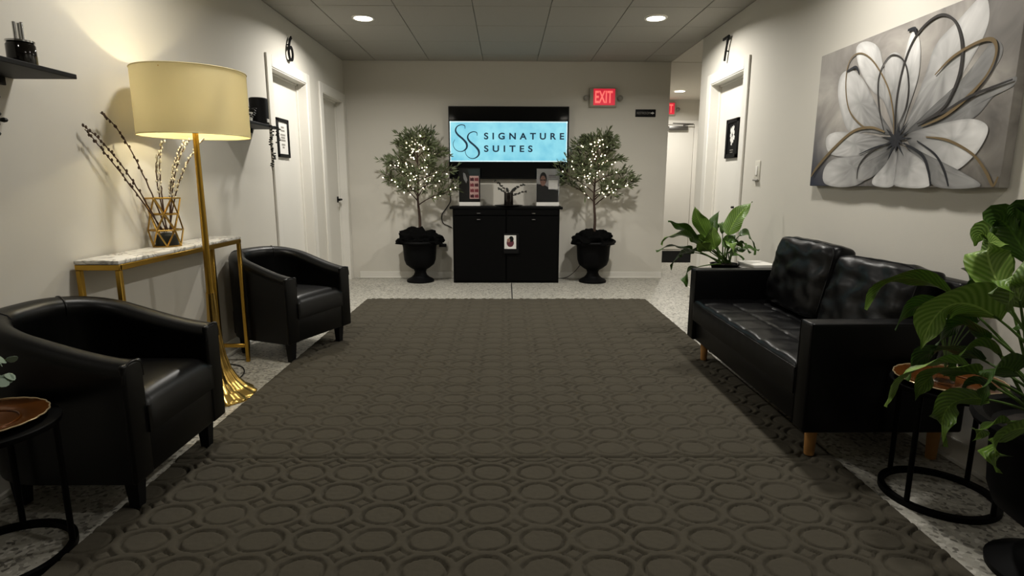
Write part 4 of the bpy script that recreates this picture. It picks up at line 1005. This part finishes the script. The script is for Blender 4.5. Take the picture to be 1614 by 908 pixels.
def lily(name_label, loc, zsoil, urn, leaves, rnd, seed, rsp, hgt):
    random.seed(seed); t = thing('peace_lily', name_label, 'potted plant', loc); org = Vector(loc)
    if urn:
        MB().lathe(URN, 40, cap=False).done('urn', 'urn', t)
    else:
        MB().lathe([(0, 0), (.075, 0), (.08, .005), (.1, .055), (.104, .062), (.098, .062), (.092, .05), (0, .05)], 32, cap=False).done('pot', 'urn', t)
    rs_ = .19 if urn else .09
    MB().lathe([(0, zsoil-.01), (rs_, zsoil-.012), (rs_*.6, zsoil+.008), (0, zsoil+.012)], 24, cap=False).done('soil', 'soil', t)
    for (tp, md, W, roll, m_) in leaves:
        b0 = org+Vector((random.uniform(-.5, .5)*rs_, random.uniform(-.5, .5)*rs_, zsoil)); leaf_parts(t, org, b0, md, tp, W, roll, m_, s0=.42)
    for k in range(rnd):
        a = 2*PI*k/rnd+random.uniform(-.3, .3); rr = rsp*random.uniform(.55, 1); zz = zsoil+hgt*random.uniform(.35, 1)
        tp = org+Vector((math.cos(a)*rr, math.sin(a)*rr, zz)); tp.x = min(tp.x, XR-.03); md = org+Vector((math.cos(a)*rr*.5, math.sin(a)*rr*.5, max(zz, zsoil+hgt*.55)*1.0+.02))
        md.x = min(md.x, XR-.06)
        leaf_parts(t, org, org+Vector((math.cos(a)*rs_*.4, math.sin(a)*rs_*.4, zsoil)), md, tp, random.uniform(.03, .045)*(1.4 if urn else 1), random.uniform(-.5, .5), random.choice(['leaf', 'leaf_dark', 'leaf_dark']))
    return t
A = lambda px, py, Y: atY(px, py, Y)
bigL = [(A(1362,487,1.98), A(1478,452,1.86), .055, .55, 'leaf'), (A(1452,550,1.72), A(1545,486,1.66), .105, .75, 'leaf_light'),
 (A(1393,640,1.74), A(1500,572,1.68), .06, .4, 'leaf_light'), (A(1444,630,1.66), A(1520,585,1.62), .055, .6, 'leaf'),
 (A(1487,704,1.6), A(1530,628,1.58), .055, 1.0, 'leaf'), (A(1572,745,1.4), A(1606,676,1.42), .075, 1.0, 'leaf'),
 (A(1537,692,1.52), A(1572,668,1.5), .04, .7, 'leaf'), (A(1537,388,1.84), A(1572,408,1.78), .06, 1.1, 'leaf'),
 (A(1563,378,1.74), A(1608,386,1.7), .075, .9, 'leaf_dark'), (A(1598,363,1.7), A(1640,378,1.66), .06, .6, 'leaf_dark'),
 (A(1586,385,1.66), A(1570,440,1.64), .06, 1.5, 'leaf_light'), (A(1530,447,1.8), A(1566,462,1.74), .045, .8, 'leaf_dark'), (A(1590,490,1.42), A(1604,455,1.46), .07, 1.0, 'leaf'),
 (A(1412,522,1.86), A(1505,492,1.78), .055, .6, 'leaf_dark'), (A(1430,600,1.84), A(1520,556,1.74), .06, .5, 'leaf_dark'), (A(1500,660,1.62), A(1550,606,1.6), .055, .5, 'leaf_dark'),
 (A(1470,560,1.78), A(1540,520,1.72), .06, .5, 'leaf_dark'), (A(1545,640,1.46), A(1590,580,1.48), .06, .8, 'leaf_dark'), (A(1500,600,1.7), A(1560,550,1.66), .06, .4, 'leaf')]
lily('large peace lily in a black urn beside the round side table', (1.69, 1.575, 0), .475, True, bigL, 11, 5, .3, .5)
smL = [(A(1186,318,4.18), A(1152,360,4.2), .08, .8, 'leaf'), (A(1095,326,4.2), A(1112,366,4.2), .065, .9, 'leaf'), (A(1053,350,4.1), A(1090,368,4.14), .05, .5, 'leaf_dark'),
 (A(1134,333,4.3), A(1122,372,4.25), .05, .8, 'leaf_dark'), (A(1042,386,4.08), A(1082,372,4.13), .065, .4, 'leaf'), (A(1034,396,4.05), A(1080,390,4.1), .05, .2, 'leaf_dark'),
 (A(1058,426,4.05), A(1084,398,4.08), .06, .6, 'leaf_dark'), (A(1083,452,4.0), A(1090,425,4.05), .045, .9, 'leaf_dark'), (A(1190,402,4.28), A(1172,368,4.26), .045, .6, 'leaf_dark'),
 (A(1197,394,4.2), A(1165,394,4.2), .045, .3, 'leaf_dark'), (A(1160,370,4.2), A(1146,386,4.2), .05, .9, 'leaf_dark'), (A(1104,382,4.08), A(1114,393,4.1), .055, .8, 'leaf'), (A(1084,370,4.18), A(1110,386,4.18), .06, .7, 'leaf'),
 (A(1125,350,4.1), A(1126,385,4.12), .06, 1.0, 'leaf'), (A(1172,410,4.1), A(1150,396,4.12), .05, .5, 'leaf_dark'), (A(1070,405,4.15), A(1098,396,4.15), .06, .4, 'leaf_dark')]
lily('peace lily with arching leaves behind the far arm of the sofa', (1.62, 4.22, .55), .06, False, smL, 7, 9, .22, .25)
et = thing('end_table', 'black square end table behind the far sofa arm', 'table', (1.69, 4.2, 0))
MB().box(-.23, .23, -.23, .23, .525, .55, .004).done('table_top', 'black', et)
for sx in (-1, 1):
    for sy in (-1, 1): MB().box(sx*.21-.015, sx*.21+.015, sy*.21-.015, sy*.21+.015, 0, .526, .002, 1).done('leg', 'black', et)
mg = thing('magazine_stack', 'stack of pale magazines on the end table beside the peace lily', 'magazines', (1.81, 4.1, .55), .1)
random.seed(5)
for k in range(7): MB().box(-.09+random.uniform(-.006, .006), .09, -.12, .12+random.uniform(-.006, .006), .012*k, .012*k+.011, .001, 1).done('magazine', 'paper' if k % 2 else 'white', mg)
